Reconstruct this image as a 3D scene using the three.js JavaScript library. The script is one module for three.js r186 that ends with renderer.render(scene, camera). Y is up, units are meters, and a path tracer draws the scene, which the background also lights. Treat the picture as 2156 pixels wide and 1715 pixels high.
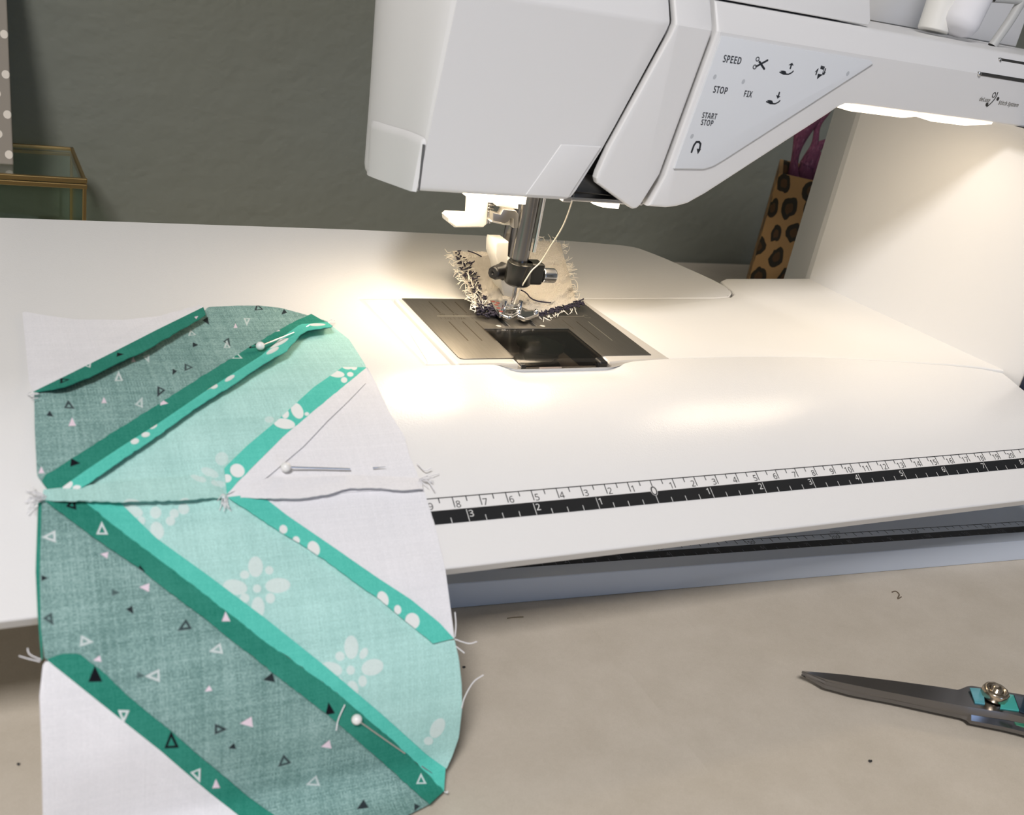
import * as THREE from 'three';
import { RoundedBoxGeometry } from 'three/addons/geometries/RoundedBoxGeometry.js';
import { mergeGeometries, toCreasedNormals, mergeVertices } from 'three/addons/utils/BufferGeometryUtils.js';
import { RectAreaLightUniformsLib } from 'three/addons/lights/RectAreaLightUniformsLib.js';

// ───────────── camera, light, exposure ─────────────
// Lengths below are written in millimetres (y = 0 is the machine bed, x = 0 the needle) and scaled to metres.
const MM = 0.001;
const scene = new THREE.Scene();
scene.background = new THREE.Color(0x0b0b0b);
const FOCAL = 2219.76, EYE = [-224.18, 156.94, 392.19];
const RIGHT = [0.8851605, 0.1772475, 0.4302025], DOWN = [-0.037241, -0.894643, 0.4452264], AHEAD = [0.463793, -0.410118, -0.785302];
const camera = new THREE.PerspectiveCamera(2 * Math.atan(857.5 / FOCAL) * 180 / Math.PI, 2156 / 1715, 0.01, 20);
{
  const m = new THREE.Matrix4().makeBasis(new THREE.Vector3(...RIGHT), new THREE.Vector3(...DOWN).negate(), new THREE.Vector3(...AHEAD).negate());
  camera.quaternion.setFromRotationMatrix(m);
  camera.position.set(...EYE.map((v) => v * MM));
  camera.focus = 0.5; camera.userData.fStop = 20;
  scene.add(camera);
}
const renderer = new THREE.WebGLRenderer({ antialias: true });
renderer.toneMapping = THREE.LinearToneMapping;
renderer.toneMappingExposure = 1.0;
renderer.shadowMap.enabled = true;
renderer.shadowMap.type = THREE.PCFSoftShadowMap;
RectAreaLightUniformsLib.init();

const DESK = -92.5;                                   // desk top
const WALLZ = -365;                                   // green wall behind the desk
const ROOM = { x0: -2300, x1: 2100, z1: 3300, y0: DESK - 750, y1: 1620 };
const UNSEEN_CEILING_LAMP = { at: [-1000, ROOM.y1 - 46, 1250], size: 420, power: 90, color: 0xf7f4f5 };  // out of view behind the camera at left, placed as main room light
const UNSEEN_WINDOW = { x: 500, y: 450, w: 1000, h: 1000, power: 1.6, color: 0xaccbff };      // unseen, behind the camera, placed to give the front faces cool light
const LED = { needle: 23, arm: 35, color: 0xffe9c9 };

// ───────────── helpers ─────────────
function rng(seed) { let a = seed | 0; return () => { a = (a + 0x6d2b79f5) | 0; let t = Math.imul(a ^ (a >>> 15), 1 | a); t = (t + Math.imul(t ^ (t >>> 7), 61 | t)) ^ t; return ((t ^ (t >>> 14)) >>> 0) / 4294967296; }; }
const V = (x, y, z) => new THREE.Vector3(x, y, z);
const lerp = (a, b, t) => a + (b - a) * t, clamp = (x, a, b) => Math.min(b, Math.max(a, x));
const smooth = (a, b, x) => { const t = clamp((x - a) / (b - a), 0, 1); return t * t * (3 - 2 * t); };
function hash2(i, j, k = 0) { let h = Math.imul(i, 374761393) ^ Math.imul(j, 668265263) ^ Math.imul(k, 1442695041); h = Math.imul(h ^ (h >>> 13), 1274126177); return ((h ^ (h >>> 16)) >>> 0) / 4294967296; }
function noise2(x, y, k = 0) { const i = Math.floor(x), j = Math.floor(y), u = x - i, v = y - j, a = u * u * (3 - 2 * u), b = v * v * (3 - 2 * v); return lerp(lerp(hash2(i, j, k), hash2(i + 1, j, k), a), lerp(hash2(i, j + 1, k), hash2(i + 1, j + 1, k), a), b); }
// a sight line of the photograph and where it meets a plane, in mm
const ray = (px, py) => { const a = (px - 1078) / FOCAL, b = (py - 857.5) / FOCAL; return V(...[0, 1, 2].map((i) => RIGHT[i] * a + DOWN[i] * b + AHEAD[i])); };
const EYEV = V(...EYE);
const onPlane = (px, py, n, d) => { const r = ray(px, py); return EYEV.clone().addScaledVector(r, (d - n.dot(EYEV)) / n.dot(r)); };
const onX = (p, x) => onPlane(p[0], p[1], V(1, 0, 0), x), onY = (p, y) => onPlane(p[0], p[1], V(0, 1, 0), y), onZ = (p, z) => onPlane(p[0], p[1], V(0, 0, 1), z);

const used = new Map();
const numbered = (name) => { const n = used.get(name) ?? 0; used.set(name, n + 1); return n ? `${name}_${String(n).padStart(3, '0')}` : name; };
function tag(o, label, category, group) { Object.assign(o.userData, { label, category }, group ? { group } : {}); return o; }
function thing(name, label, category, at = [0, 0, 0], group) { const o = new THREE.Group(); o.name = numbered(name); o.position.set(...at.map((v) => v * MM)); scene.add(o); return tag(o, label, category, group); }
// geometry in mm (world) -> mesh under a thing whose base is at `thing.position`
function part(parent, name, geo, mat, label) {
  const g = geo.clone(); g.scale(MM, MM, MM);
  let base = V(0, 0, 0); for (let p = parent; p && p !== scene; p = p.parent) base.add(p.position);
  g.translate(-base.x, -base.y, -base.z);
  const m = new THREE.Mesh(g, mat); m.name = name; m.castShadow = m.receiveShadow = true; parent.add(m);
  if (label) m.userData.label = label;
  return m;
}
const structure = (name, geo, mat) => { const m = part(scene, name, geo, mat); m.userData.kind = 'structure'; return m; };
const box = (x0, x1, y0, y1, z0, z1, r = 0) => {
  const w = x1 - x0, h = y1 - y0, d = z1 - z0;
  const g = r ? new RoundedBoxGeometry(w, h, d, 3, Math.min(r, w / 2.01, h / 2.01, d / 2.01)) : new THREE.BoxGeometry(w, h, d);
  return g.translate((x0 + x1) / 2, (y0 + y1) / 2, (z0 + z1) / 2);
};
const shapeOf = (pts, holes = []) => { const s = new THREE.Shape(pts.map((p) => new THREE.Vector2(p[0], p[1]))); for (const h of holes) s.holes.push(new THREE.Path(h.map((p) => new THREE.Vector2(p[0], p[1])))); return s; };
// cut every triangle that crosses the height y
const CREASE = 134;
function splitAt(geo, y) {
  const g = geo.index ? geo.toNonIndexed() : geo, p = g.attributes.position, out = [];
  const put = (a, b, c) => out.push(a.x, a.y, a.z, b.x, b.y, b.z, c.x, c.y, c.z), mid = (a, b) => a.clone().lerp(b, (y - a.y) / (b.y - a.y));
  for (let i = 0; i < p.count; i += 3) {
    const t = [0, 1, 2].map((k) => V(p.getX(i + k), p.getY(i + k), p.getZ(i + k))), up = t.map((v) => v.y > y + 1e-4), dn = t.map((v) => v.y < y - 1e-4);
    if (!up.some(Boolean) || !dn.some(Boolean)) { put(...t); continue; }
    const on = t.findIndex((v, k) => !up[k] && !dn[k]);
    if (on >= 0) { const a = t[on], b = t[(on + 1) % 3], c = t[(on + 2) % 3], m = mid(b, c); put(a, b, m); put(a, m, c); continue; }
    const k = up.filter(Boolean).length === 1 ? up.indexOf(true) : dn.indexOf(true), a = t[k], b = t[(k + 1) % 3], c = t[(k + 2) % 3], m = mid(a, b), n = mid(a, c);
    put(a, m, n); put(m, b, c); put(m, c, n);
  }
  const q = new THREE.BufferGeometry(); q.setAttribute('position', new THREE.Float32BufferAttribute(out, 3)); q.setAttribute('uv', new THREE.Float32BufferAttribute(new Float32Array(out.length / 3 * 2), 2)); return q;
}
// front-view outline (x, y) with depth z0..z1
function slab(pts, z0, z1, bevel = 0.8, tess = 0, bend = null, crease = 0.5) {
  let g = new THREE.ExtrudeGeometry(shapeOf(pts), { depth: z1 - z0 - 2 * bevel, bevelEnabled: bevel > 0, bevelSize: bevel, bevelThickness: bevel, bevelOffset: -bevel, bevelSegments: 3, curveSegments: 6 });
  g.translate(0, 0, z0 + bevel);
  if (tess) g = splitAt(g, CREASE);
  if (bend) { const p = g.attributes.position; for (let i = 0; i < p.count; i++) { const v = bend(p.getX(i), p.getY(i), p.getZ(i)); p.setXYZ(i, ...v); } }
  g.deleteAttribute('normal');
  return toCreasedNormals(g, crease);
}
// plan outline (x, z) from y0 up to y1
function plate(pts, y0, y1, bevel = 0.5, holes = []) {
  const g = new THREE.ExtrudeGeometry(shapeOf(pts.map(([x, z]) => [x, -z]), holes.map((h) => h.map(([x, z]) => [x, -z]))), { depth: y1 - y0 - 2 * bevel, bevelEnabled: bevel > 0, bevelSize: bevel, bevelThickness: bevel, bevelOffset: -bevel, bevelSegments: 3 });
  g.rotateX(-Math.PI / 2); g.translate(0, y0 + bevel, 0);
  g.deleteAttribute('normal');
  return toCreasedNormals(g, 0.5);
}
const tube = (pts, r, seg = 0, sides = 8) => new THREE.TubeGeometry(new THREE.CatmullRomCurve3(pts.map((p) => (p.isVector3 ? p : V(...p))), false, 'centripetal'), seg || Math.max(6, pts.length * 6), r, sides);
const bar = (a, b, r, sides = 20, r2 = r) => { const A = V(...a), B = V(...b), d = B.clone().sub(A), g = new THREE.CylinderGeometry(r2, r, d.length(), sides); g.applyQuaternion(new THREE.Quaternion().setFromUnitVectors(V(0, 1, 0), d.clone().normalize())); g.translate(...A.add(B).multiplyScalar(0.5).toArray()); return g; };
function lathe(profile, axisAt, dir = [0, 1, 0], seg = 32) { const g = new THREE.LatheGeometry(profile.map((p) => new THREE.Vector2(...p)), seg); g.applyQuaternion(new THREE.Quaternion().setFromUnitVectors(V(0, 1, 0), V(...dir).normalize())); g.translate(...axisAt); return g; }
const merge = (list) => mergeGeometries(list.map((g) => { const h = g.index ? g.toNonIndexed() : g; for (const k of Object.keys(h.attributes)) if (!['position', 'normal', 'uv'].includes(k)) h.deleteAttribute(k); if (!h.attributes.uv) h.setAttribute('uv', new THREE.BufferAttribute(new Float32Array(h.attributes.position.count * 2), 2)); return h; }));
// a grid of rows x cols points -> indexed geometry
function grid(rows, uvs, flip = false) {
  const R = rows.length, C = rows[0].length, pos = [], uv = [], idx = [];
  for (let i = 0; i < R; i++) for (let j = 0; j < C; j++) { pos.push(rows[i][j].x, rows[i][j].y, rows[i][j].z); uv.push(...(uvs ? uvs[i][j] : [j / (C - 1), i / (R - 1)])); }
  for (let i = 0; i < R - 1; i++) for (let j = 0; j < C - 1; j++) { const a = i * C + j, b = a + 1, c = a + C, d = c + 1; flip ? idx.push(a, b, c, b, d, c) : idx.push(a, c, b, b, c, d); }
  const g = new THREE.BufferGeometry(); g.setAttribute('position', new THREE.Float32BufferAttribute(pos, 3)); g.setAttribute('uv', new THREE.Float32BufferAttribute(uv, 2)); g.setIndex(idx); g.computeVertexNormals();
  return g;
}
// polyline helpers: cumulative length, point at fraction
function along(pts) {
  const L = [0]; for (let i = 1; i < pts.length; i++) L.push(L[i - 1] + Math.hypot(...pts[i].map((v, k) => (k < 2 ? v - pts[i - 1][k] : 0))));
  const total = L[L.length - 1];
  const at = (f) => { const d = clamp(f, 0, 1) * total; let i = 1; while (i < L.length - 1 && L[i] < d) i++; const t = (d - L[i - 1]) / Math.max(1e-9, L[i] - L[i - 1]); return pts[i].map((v, k) => lerp(pts[i - 1][k], v, t)); };
  return { at, total };
}

// ───────────── textures and materials ─────────────
function canvasTexture(w, h, draw, srgb = true) {
  const c = document.createElement('canvas'); c.width = w; c.height = h; draw(c.getContext('2d'), w, h);
  const t = new THREE.CanvasTexture(c); if (srgb) t.colorSpace = THREE.SRGBColorSpace; t.magFilter = THREE.LinearFilter; t.anisotropy = 8; return t;
}
function dataTexture(n, f, channels = 1, srgb = false) {
  const d = new Uint8Array(n * n * 4);
  for (let y = 0; y < n; y++) for (let x = 0; x < n; x++) { const v = f(x, y), i = (y * n + x) * 4; for (let c = 0; c < 3; c++) d[i + c] = clamp(Array.isArray(v) ? v[c] : v, 0, 255); d[i + 3] = 255; }
  const t = new THREE.DataTexture(d, n, n); t.wrapS = t.wrapT = THREE.RepeatWrapping; t.magFilter = THREE.LinearFilter; t.minFilter = THREE.LinearMipmapLinearFilter; t.generateMipmaps = true; if (srgb) t.colorSpace = THREE.SRGBColorSpace; t.needsUpdate = true; return t;
}
const tiled = (t, u, v = u) => { const c = t.clone(); c.repeat.set(u, v); c.needsUpdate = true; return c; };
const tileNoise = (x, y, n, cells, k) => { const s = n / cells, X = x / s, Y = y / s, i = Math.floor(X), j = Math.floor(Y), u = X - i, v = Y - j, a = u * u * (3 - 2 * u), b = v * v * (3 - 2 * v), w = (p, q) => hash2(((p % cells) + cells) % cells, ((q % cells) + cells) % cells, k); return lerp(lerp(w(i, j), w(i + 1, j), a), lerp(w(i, j + 1), w(i + 1, j + 1), a), b); };
const FINE = dataTexture(256, (x, y) => 255 * (0.5 * tileNoise(x, y, 256, 128, 1) + 0.3 * tileNoise(x, y, 256, 64, 2) + 0.2 * hash2(x, y, 3)));
const std = (color, roughness, extra = {}) => new THREE.MeshStandardMaterial({ color: new THREE.Color().setRGB(...color), roughness, ...extra });
const phys = (color, roughness, extra = {}) => new THREE.MeshPhysicalMaterial({ color: new THREE.Color().setRGB(...color), roughness, ...extra });
const M = {
  shell: phys([0.76, 0.755, 0.745], 0.42, { specularIntensity: 0.6 }),
  table: phys([0.81, 0.8, 0.78], 0.23, { bumpMap: tiled(FINE, 1 / 26), bumpScale: 0.00005 }),
  bed: phys([0.8, 0.785, 0.75], 0.4),
  taupe: phys([0.58, 0.55, 0.5], 0.38),
  panel: phys([0.71, 0.73, 0.745], 0.3),
  base: phys([0.58, 0.63, 0.7], 0.5),
  black: phys([0.012, 0.012, 0.013], 0.35),
  ink: std([0.012, 0.012, 0.014], 0.6),
  gapShade: std([0.01, 0.01, 0.011], 0.6),
  steel: std([0.62, 0.61, 0.6], 0.22, { metalness: 1 }),
  chrome: std([0.75, 0.75, 0.75], 0.1, { metalness: 1 }),
  darksteel: std([0.2, 0.195, 0.19], 0.25, { metalness: 1 }),
  brushed: std([0.4, 0.385, 0.36], 0.4, { metalness: 1 }),
  brass: std([0.42, 0.29, 0.12], 0.4, { metalness: 1 }),
  whitePlastic: phys([0.82, 0.8, 0.74], 0.35),
  navy: std([0.012, 0.02, 0.045], 0.6),
  thread: std([0.8, 0.74, 0.62], 0.8),
  white: std([0.8, 0.79, 0.8], 0.9),
};
const glow = (hex, i) => new THREE.MeshStandardMaterial({ color: 0x222222, roughness: 0.5, emissive: hex, emissiveIntensity: i });

// ───────────── the room ─────────────
{
  const wallBump = dataTexture(512, (x, y) => 255 * (0.55 * tileNoise(x, y, 512, 24, 5) + 0.3 * tileNoise(x, y, 512, 60, 6) + 0.15 * tileNoise(x, y, 512, 128, 7)));
  const wallM = std([0.185, 0.193, 0.158], 0.75, { bumpMap: tiled(wallBump, 14, 10), bumpScale: 0.0008 });
  const roomM = std([0.5, 0.5, 0.47], 0.85), ceilM = std([0.8, 0.8, 0.78], 0.9), floorM = std([0.3, 0.24, 0.18], 0.7);
  const { x0, x1, z1, y0, y1 } = ROOM, t = 100;
  structure('floor', box(x0 - t, x1 + t, y0 - t, y0, WALLZ - t, z1 + t), floorM);
  structure('ceiling', box(x0 - t, x1 + t, y1, y1 + t, WALLZ - t, z1 + t), ceilM);
  structure('wall_back', box(x0 - t, x1 + t, y0, y1, WALLZ - t, WALLZ), wallM);
  {
    const { x, y, w, h, power, color } = UNSEEN_WINDOW, a = x - w / 2, b = x + w / 2, c = y - h / 2, d = y + h / 2;
    structure('wall_front', merge([box(x0 - t, a, y0, y1, z1, z1 + t), box(b, x1 + t, y0, y1, z1, z1 + t), box(a, b, y0, c, z1, z1 + t), box(a, b, d, y1, z1, z1 + t)]), roomM);
    const win = new THREE.Group(); win.name = 'unseen_window_1'; win.userData.kind = 'structure'; win.position.set(x * MM, c * MM, z1 * MM); scene.add(win);  // unseen window: glowing panes and an area light for the front faces
    part(win, 'frame', merge([box(a, a + 40, c, d, z1 + 10, z1 + 60), box(b - 40, b, c, d, z1 + 10, z1 + 60), box(a, b, c, c + 40, z1 + 10, z1 + 60), box(a, b, d - 40, d, z1 + 10, z1 + 60), box(x - 18, x + 18, c, d, z1 + 10, z1 + 60)]), M.whitePlastic);
    for (const [p, q] of [[a + 40, x - 18], [x + 18, b - 40]]) part(win, 'unseen_window_pane', box(p, q, c + 40, d - 40, z1 + 32, z1 + 38), glow(color, 1.6));
    const l = new THREE.RectAreaLight(color, power, w * MM, h * MM); l.position.set(x * MM, y * MM, (z1 + 4) * MM); l.rotation.y = 0; scene.add(l);
  }
  structure('wall_left', box(x0 - t, x0, y0, y1, WALLZ, z1), roomM);
  structure('wall_right', box(x1, x1 + t, y0, y1, WALLZ, z1), roomM);
  const { at, size: s, power, color } = UNSEEN_CEILING_LAMP;
  const lamp = thing('unseen_ceiling_lamp', 'unseen square white flush ceiling lamp with a glowing diffuser, lighting the room from the left', 'lamp', [at[0], y1, at[2]]);
  part(lamp, 'frame', box(at[0] - s / 2 - 18, at[0] + s / 2 + 18, y1 - 34, y1, at[2] - s / 2 - 18, at[2] + s / 2 + 18, 6), M.whitePlastic);
  part(lamp, 'diffuser', box(at[0] - s / 2, at[0] + s / 2, y1 - 40, y1 - 33, at[2] - s / 2, at[2] + s / 2), glow(color, 6));
  const l = new THREE.RectAreaLight(color, power, s * MM, s * MM); l.position.set(at[0] * MM, at[1] * MM, at[2] * MM); l.rotation.x = -Math.PI / 2; scene.add(l);
}

// ───────────── desk ─────────────
{
  const deskMap = canvasTexture(2048, 1024, (c, w, h) => {
    const im = c.createImageData(w, h);
    for (let y = 0; y < h; y++) for (let x = 0; x < w; x++) { const n = 0.5 * noise2(x / 90, y / 60, 1) + 0.3 * noise2(x / 30, y / 24, 2) + 0.2 * noise2(x / 7, y / 6, 3), g = (n - 0.5) * 15 + (hash2(x, y, 9) - 0.5) * 7, i = (y * w + x) * 4; im.data[i] = 199 + g; im.data[i + 1] = 189 + g * 1.02; im.data[i + 2] = 173 + g * 1.1; im.data[i + 3] = 255; }
    c.putImageData(im, 0, 0);
  });
  deskMap.wrapS = deskMap.wrapT = THREE.RepeatWrapping;
  const deskM = std([1, 1, 1], 0.5, { map: deskMap });
  const d = thing('desk', 'long beige desk with a smooth painted top under the sewing machine', 'desk', [0, ROOM.y0, 200]);
  const top = box(-1250, 1250, DESK - 30, DESK, WALLZ + 4, 620, 4);
  { const p = top.attributes.position, uv = top.attributes.uv; for (let i = 0; i < p.count; i++) uv.setXY(i, p.getX(i) / 520, -p.getZ(i) / 260); }
  part(d, 'desktop', top, deskM);
  for (const x of [-1190, 1190]) for (const z of [WALLZ + 70, 560]) part(d, 'leg', box(x - 30, x + 30, ROOM.y0, DESK - 30, z - 30, z + 30, 3), M.whitePlastic);
}

// ───────────── extension table ─────────────
// its section: level, a bend of radius 132, then a 30.46 degree slope; s runs along it and equals z on the level part
const SLOPE = 30.46 * Math.PI / 180, S_BEND = 55, S_EDGE = 148.2;
function section(segments, s0 = -260) {
  const step = 0.5, out = []; let y = 0, z = s0, s = s0, a = 0;
  for (const [to, angle] of segments) { const n = Math.round((to - s) / step), from = a, start = s; for (let i = 0; i < n; i++) { const th = lerp(from, angle, (i + 0.5) / n); out.push({ s, y, z, a: lerp(from, angle, i / n) }); y -= Math.sin(th) * step; z += Math.cos(th) * step; s += step; } a = angle; }
  out.push({ s, y, z, a });
  return { at(q) { const f = clamp((q - s0) / step, 0, out.length - 1.001), i = Math.floor(f), t = f - i, A = out[i], B = out[i + 1]; return { y: lerp(A.y, B.y, t), z: lerp(A.z, B.z, t), a: lerp(A.a, B.a, t) }; }, out, step, s0 };
}
const TABLE = section([[S_BEND, 0], [125.5, SLOPE], [160, SLOPE]]);
const surf = (sec, x, s, h = 0) => { const p = sec.at(s); return V(x, p.y + h * Math.cos(p.a), p.z + h * Math.sin(p.a)); };
// where a sight line meets the section raised by h: { x, s }
function meet(sec, px, py, h = 0) {
  const r = ray(px, py), n = Math.hypot(r.y, r.z), ny = r.z / n, nz = -r.y / n, side = (k) => { const p = sec.out[k], y = p.y + h * Math.cos(p.a), z = p.z + h * Math.sin(p.a); return (y - EYE[1]) * ny + (z - EYE[2]) * nz; };
  let best = null;
  for (let k = sec.out.length - 2, b = side(k + 1); k >= 0; k--) { const a = side(k); if ((a < 0) !== (b < 0)) { const s = sec.out[k].s + sec.step * a / (a - b), p = surf(sec, 0, s, h), t = ((p.y - EYE[1]) * r.y + (p.z - EYE[2]) * r.z) / (n * n); if (t > 0 && (!best || t < best.t)) best = { s, t, x: EYE[0] + r.x * t }; } b = a; }
  return best;
}
const tableThing = thing('extension_table', 'white moulded sewing extension table with a black ruler printed along its sloping front', 'extension table', [0, -70, 60]);
const BEDFRONT = [[-66.5, 54.3], [-40, 54.3], [-36, 54.6], [-33, 56.2], [-30.5, 58.6], [-27, 59.3], [16, 59.3], [20, 58.4], [24.5, 56], [30, 54.2], [47, 52.6], [90, 51.8], [128, 53.6], [155, 57.2], [182, 61.3], [210, 65.6], [230, 70], [241, 74.6]];
{
  const corner = [[2110, 791], [2124, 799], [2147, 815], [2156, 823]].map(([x, y]) => { const m = meet(TABLE, x, y); return [m.x, m.s]; });
  const front = [[-300, 54.3], ...BEDFRONT.slice(0), ...corner, [corner[3][0] + 6, corner[3][1] + 12], [corner[3][0] + 9, S_EDGE - 10]].filter((p, i, a) => !i || p[0] > a[i - 1][0] - 1);
  const scoop = (x, s) => -1.3 * smooth(-38, -26, x) * (1 - smooth(12, 24, x)) * (1 - smooth(60, 72, s)) * smooth(50, 58, s);
  const fr = along(front), NF = 260, rows = [], uvs = [], back = [];
  for (let i = 0; i <= 44; i++) { const r = [], u = [], b = []; for (let j = 0; j <= NF; j++) { const p = fr.at(j / NF), v = i / 44, s = lerp(p[1], S_EDGE, v); r.push(surf(TABLE, p[0], s, scoop(p[0], s))); b.push(surf(TABLE, p[0], s, -3.2)); u.push([p[0], s]); } rows.push(r); uvs.push(u); back.push(b); }
  const rect = (A, B, n, m) => { const a = along(A), b = along(B), R = [], U = [], K = []; for (let i = 0; i <= m; i++) { const r = [], u = [], k = []; for (let j = 0; j <= n; j++) { const p = a.at(j / n), q = b.at(j / n), x = lerp(p[0], q[0], i / m), s = lerp(p[1], q[1], i / m); r.push(surf(TABLE, x, s)); k.push(surf(TABLE, x, s, -3.2)); u.push([x, s]); } R.push(r); U.push(u); K.push(k); } return [R, U, K]; };
  const backEdge = [[-300, -107], [-205, -110.6], [-40, -115.5], [50, -114.5], [100, -110.5], [124, -107], [131, -104.2], [136, -94], [139.5, -84.8], [146, -61.5], [148.6, -50], [149.4, -43], [148.6, -36], [145, -30]];
  const [R2, U2, K2] = rect(backEdge, [[-300, -17.6], [-69.5, -17.6], [60, -20.5], [130, -23.6], [140, -25.5], [145, -29.8]], 120, 8);
  const [R3, U3, K3] = rect([[-300, -17.6], [-69.8, -17.6]], [[-300, 54.3], [-66.5, 54.3]], 6, 4);
  // rolled rims: outwards `d` in plan, then a short drop
  const rim = (pts, r, drop, sec = null) => { const R = []; const P = pts.map((p) => V(...p)); for (let j = 0; j < P.length; j++) { const t = P[Math.min(j + 1, P.length - 1)].clone().sub(P[Math.max(j - 1, 0)]).normalize(), up = sec ? sec.up : V(0, 1, 0), d = t.clone().cross(up).normalize(), c = []; for (let k = 0; k <= 6; k++) { const a = k / 6 * Math.PI / 2; c.push(P[j].clone().addScaledVector(d, r * Math.sin(a)).addScaledVector(up, -r * (1 - Math.cos(a)))); } c.push(P[j].clone().addScaledVector(d, r).addScaledVector(up, -drop)); R.push(c); } return grid(R, null, false); };
  const onT = (pts, h = 0) => pts.map(([x, s]) => surf(TABLE, x, s, h).toArray());
  const edge = []; for (let j = 0; j <= 40; j++) edge.push([lerp(-300, front[front.length - 1][0], j / 40), S_EDGE]);
  const e = TABLE.at(S_EDGE);
  const fine = along(front), frontDense = []; for (let j = 0; j <= 200; j++) { const p = fine.at(j / 200); if (p[0] > -66.6) frontDense.push(p); }
  const be = along(backEdge), backDense = []; for (let j = 0; j <= 160; j++) backDense.push(be.at(j / 160));
  part(tableThing, 'tabletop', merge([grid(rows, uvs), grid(back, uvs, true), grid(R2, U2), grid(K2, U2, true), grid(R3, U3), grid(K3, U3, true),
    rim(onT(edge.slice().reverse()).reverse(), 0.9, 5, { up: V(0, Math.cos(e.a), Math.sin(e.a)) }),
    rim(onT(frontDense.map(([x, s]) => [x, s])).reverse(), 0.5, 5),
    rim([[-69.8, 0, -17.6], [-66.5, 0, 54.3]].reverse(), 0.5, 5),
    rim([[-69.5, -17.6], [60, -20.5], [130, -23.6], [140, -25.5], [145, -29.8]].map(([x, z]) => [x, 0, z]), 0.5, 5),
    rim(onT(backDense).reverse(), 1.2, 3.4)]), new THREE.MeshPhysicalMaterial().copy(M.table));
  for (const [x, z] of [[-270, 110], [-190, 110], [-270, -90], [-130, -100]]) part(tableThing, 'leg', bar([x, DESK, z], [x, z > 100 ? -22 : -3, z], 7, 20, 8), M.shell);
}
// printed ruler: one thin decal per half, in the table's slope
function rulerDecal(x0, x1) {
  const k = 12, W = Math.round((x1 - x0) * k), s0 = 123.4, s1 = 133.8, H = Math.round((s1 - s0) * k);
  const t = canvasTexture(W, H, (c) => {
    const X = (x) => (x - x0) * k, Y = (s) => (s - 0.5 - s0) * k;
    c.clearRect(0, 0, W, H); c.fillStyle = '#17191c';
    c.fillRect(0, Y(124.2), X(400), 0.34 * k);
    c.fillRect(0, Y(129.0), X(400), 5.0 * k);
    c.textBaseline = 'alphabetic'; c.font = `${3.7 * k}px sans-serif`;
    for (let h = -20; h <= 46; h++) {
      const cm = h / 2, whole = h % 2 === 0; c.fillRect(X(cm * 10) - 0.17 * k, Y(124.2), 0.34 * k, (whole ? 4.1 : 2.1) * k);
      if (whole && cm !== 0 && cm <= 20) { c.textAlign = cm > 0 ? 'right' : 'left'; c.fillText(String(Math.abs(cm)), X(cm * 10) + (cm > 0 ? -0.5 : 0.5) * k, Y(128.5)); }
    }
    c.fillStyle = '#e6e6e2'; c.font = `${3.5 * k}px sans-serif`;
    for (let q = -16; q <= 40; q++) {
      const inch = q / 4, whole = q % 4 === 0; c.fillRect(X(inch * 25.4) - 0.13 * k, Y(whole ? 129.4 : 131.9), 0.26 * k, (whole ? 4.6 : 2.1) * k);
      if (whole && inch !== 0) { c.textAlign = inch > 0 ? 'right' : 'left'; c.fillText(String(Math.abs(inch)), X(inch * 25.4) + (inch > 0 ? -0.5 : 0.5) * k, Y(132.2)); }
    }
    c.beginPath(); c.ellipse(X(0), Y(128.8), 1.5 * k, 2.0 * k, 0, 0, 7); c.fillStyle = '#e2e0dc'; c.fill(); c.lineWidth = 0.45 * k; c.strokeStyle = '#17191c'; c.beginPath(); c.ellipse(X(0), Y(128.8), 1.05 * k, 1.6 * k, 0, 0, 7); c.stroke();
  });
  const rows = [], uvs = [];
  for (let i = 0; i <= 4; i++) { const r = [], u = []; for (let j = 0; j <= 8; j++) { const s = lerp(s0, s1, i / 4), x = lerp(x0, x1, j / 8); r.push(surf(TABLE, x, s, 0.1)); u.push([j / 8, 1 - i / 4]); } rows.push(r); uvs.push(u); }
  part(tableThing, 'ruler_print', grid(rows, uvs), new THREE.MeshPhysicalMaterial({ map: t, transparent: true, roughness: 0.45 }), 'black centimetre and inch ruler printed on the slope');
}
rulerDecal(-100, 60); rulerDecal(60, 222);

// ───────────── sewing machine ─────────────
const machine = thing('sewing_machine', 'large white sewing machine with warm lamps lit and a touch panel on its head', 'sewing machine', [60, DESK, 0]);
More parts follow.
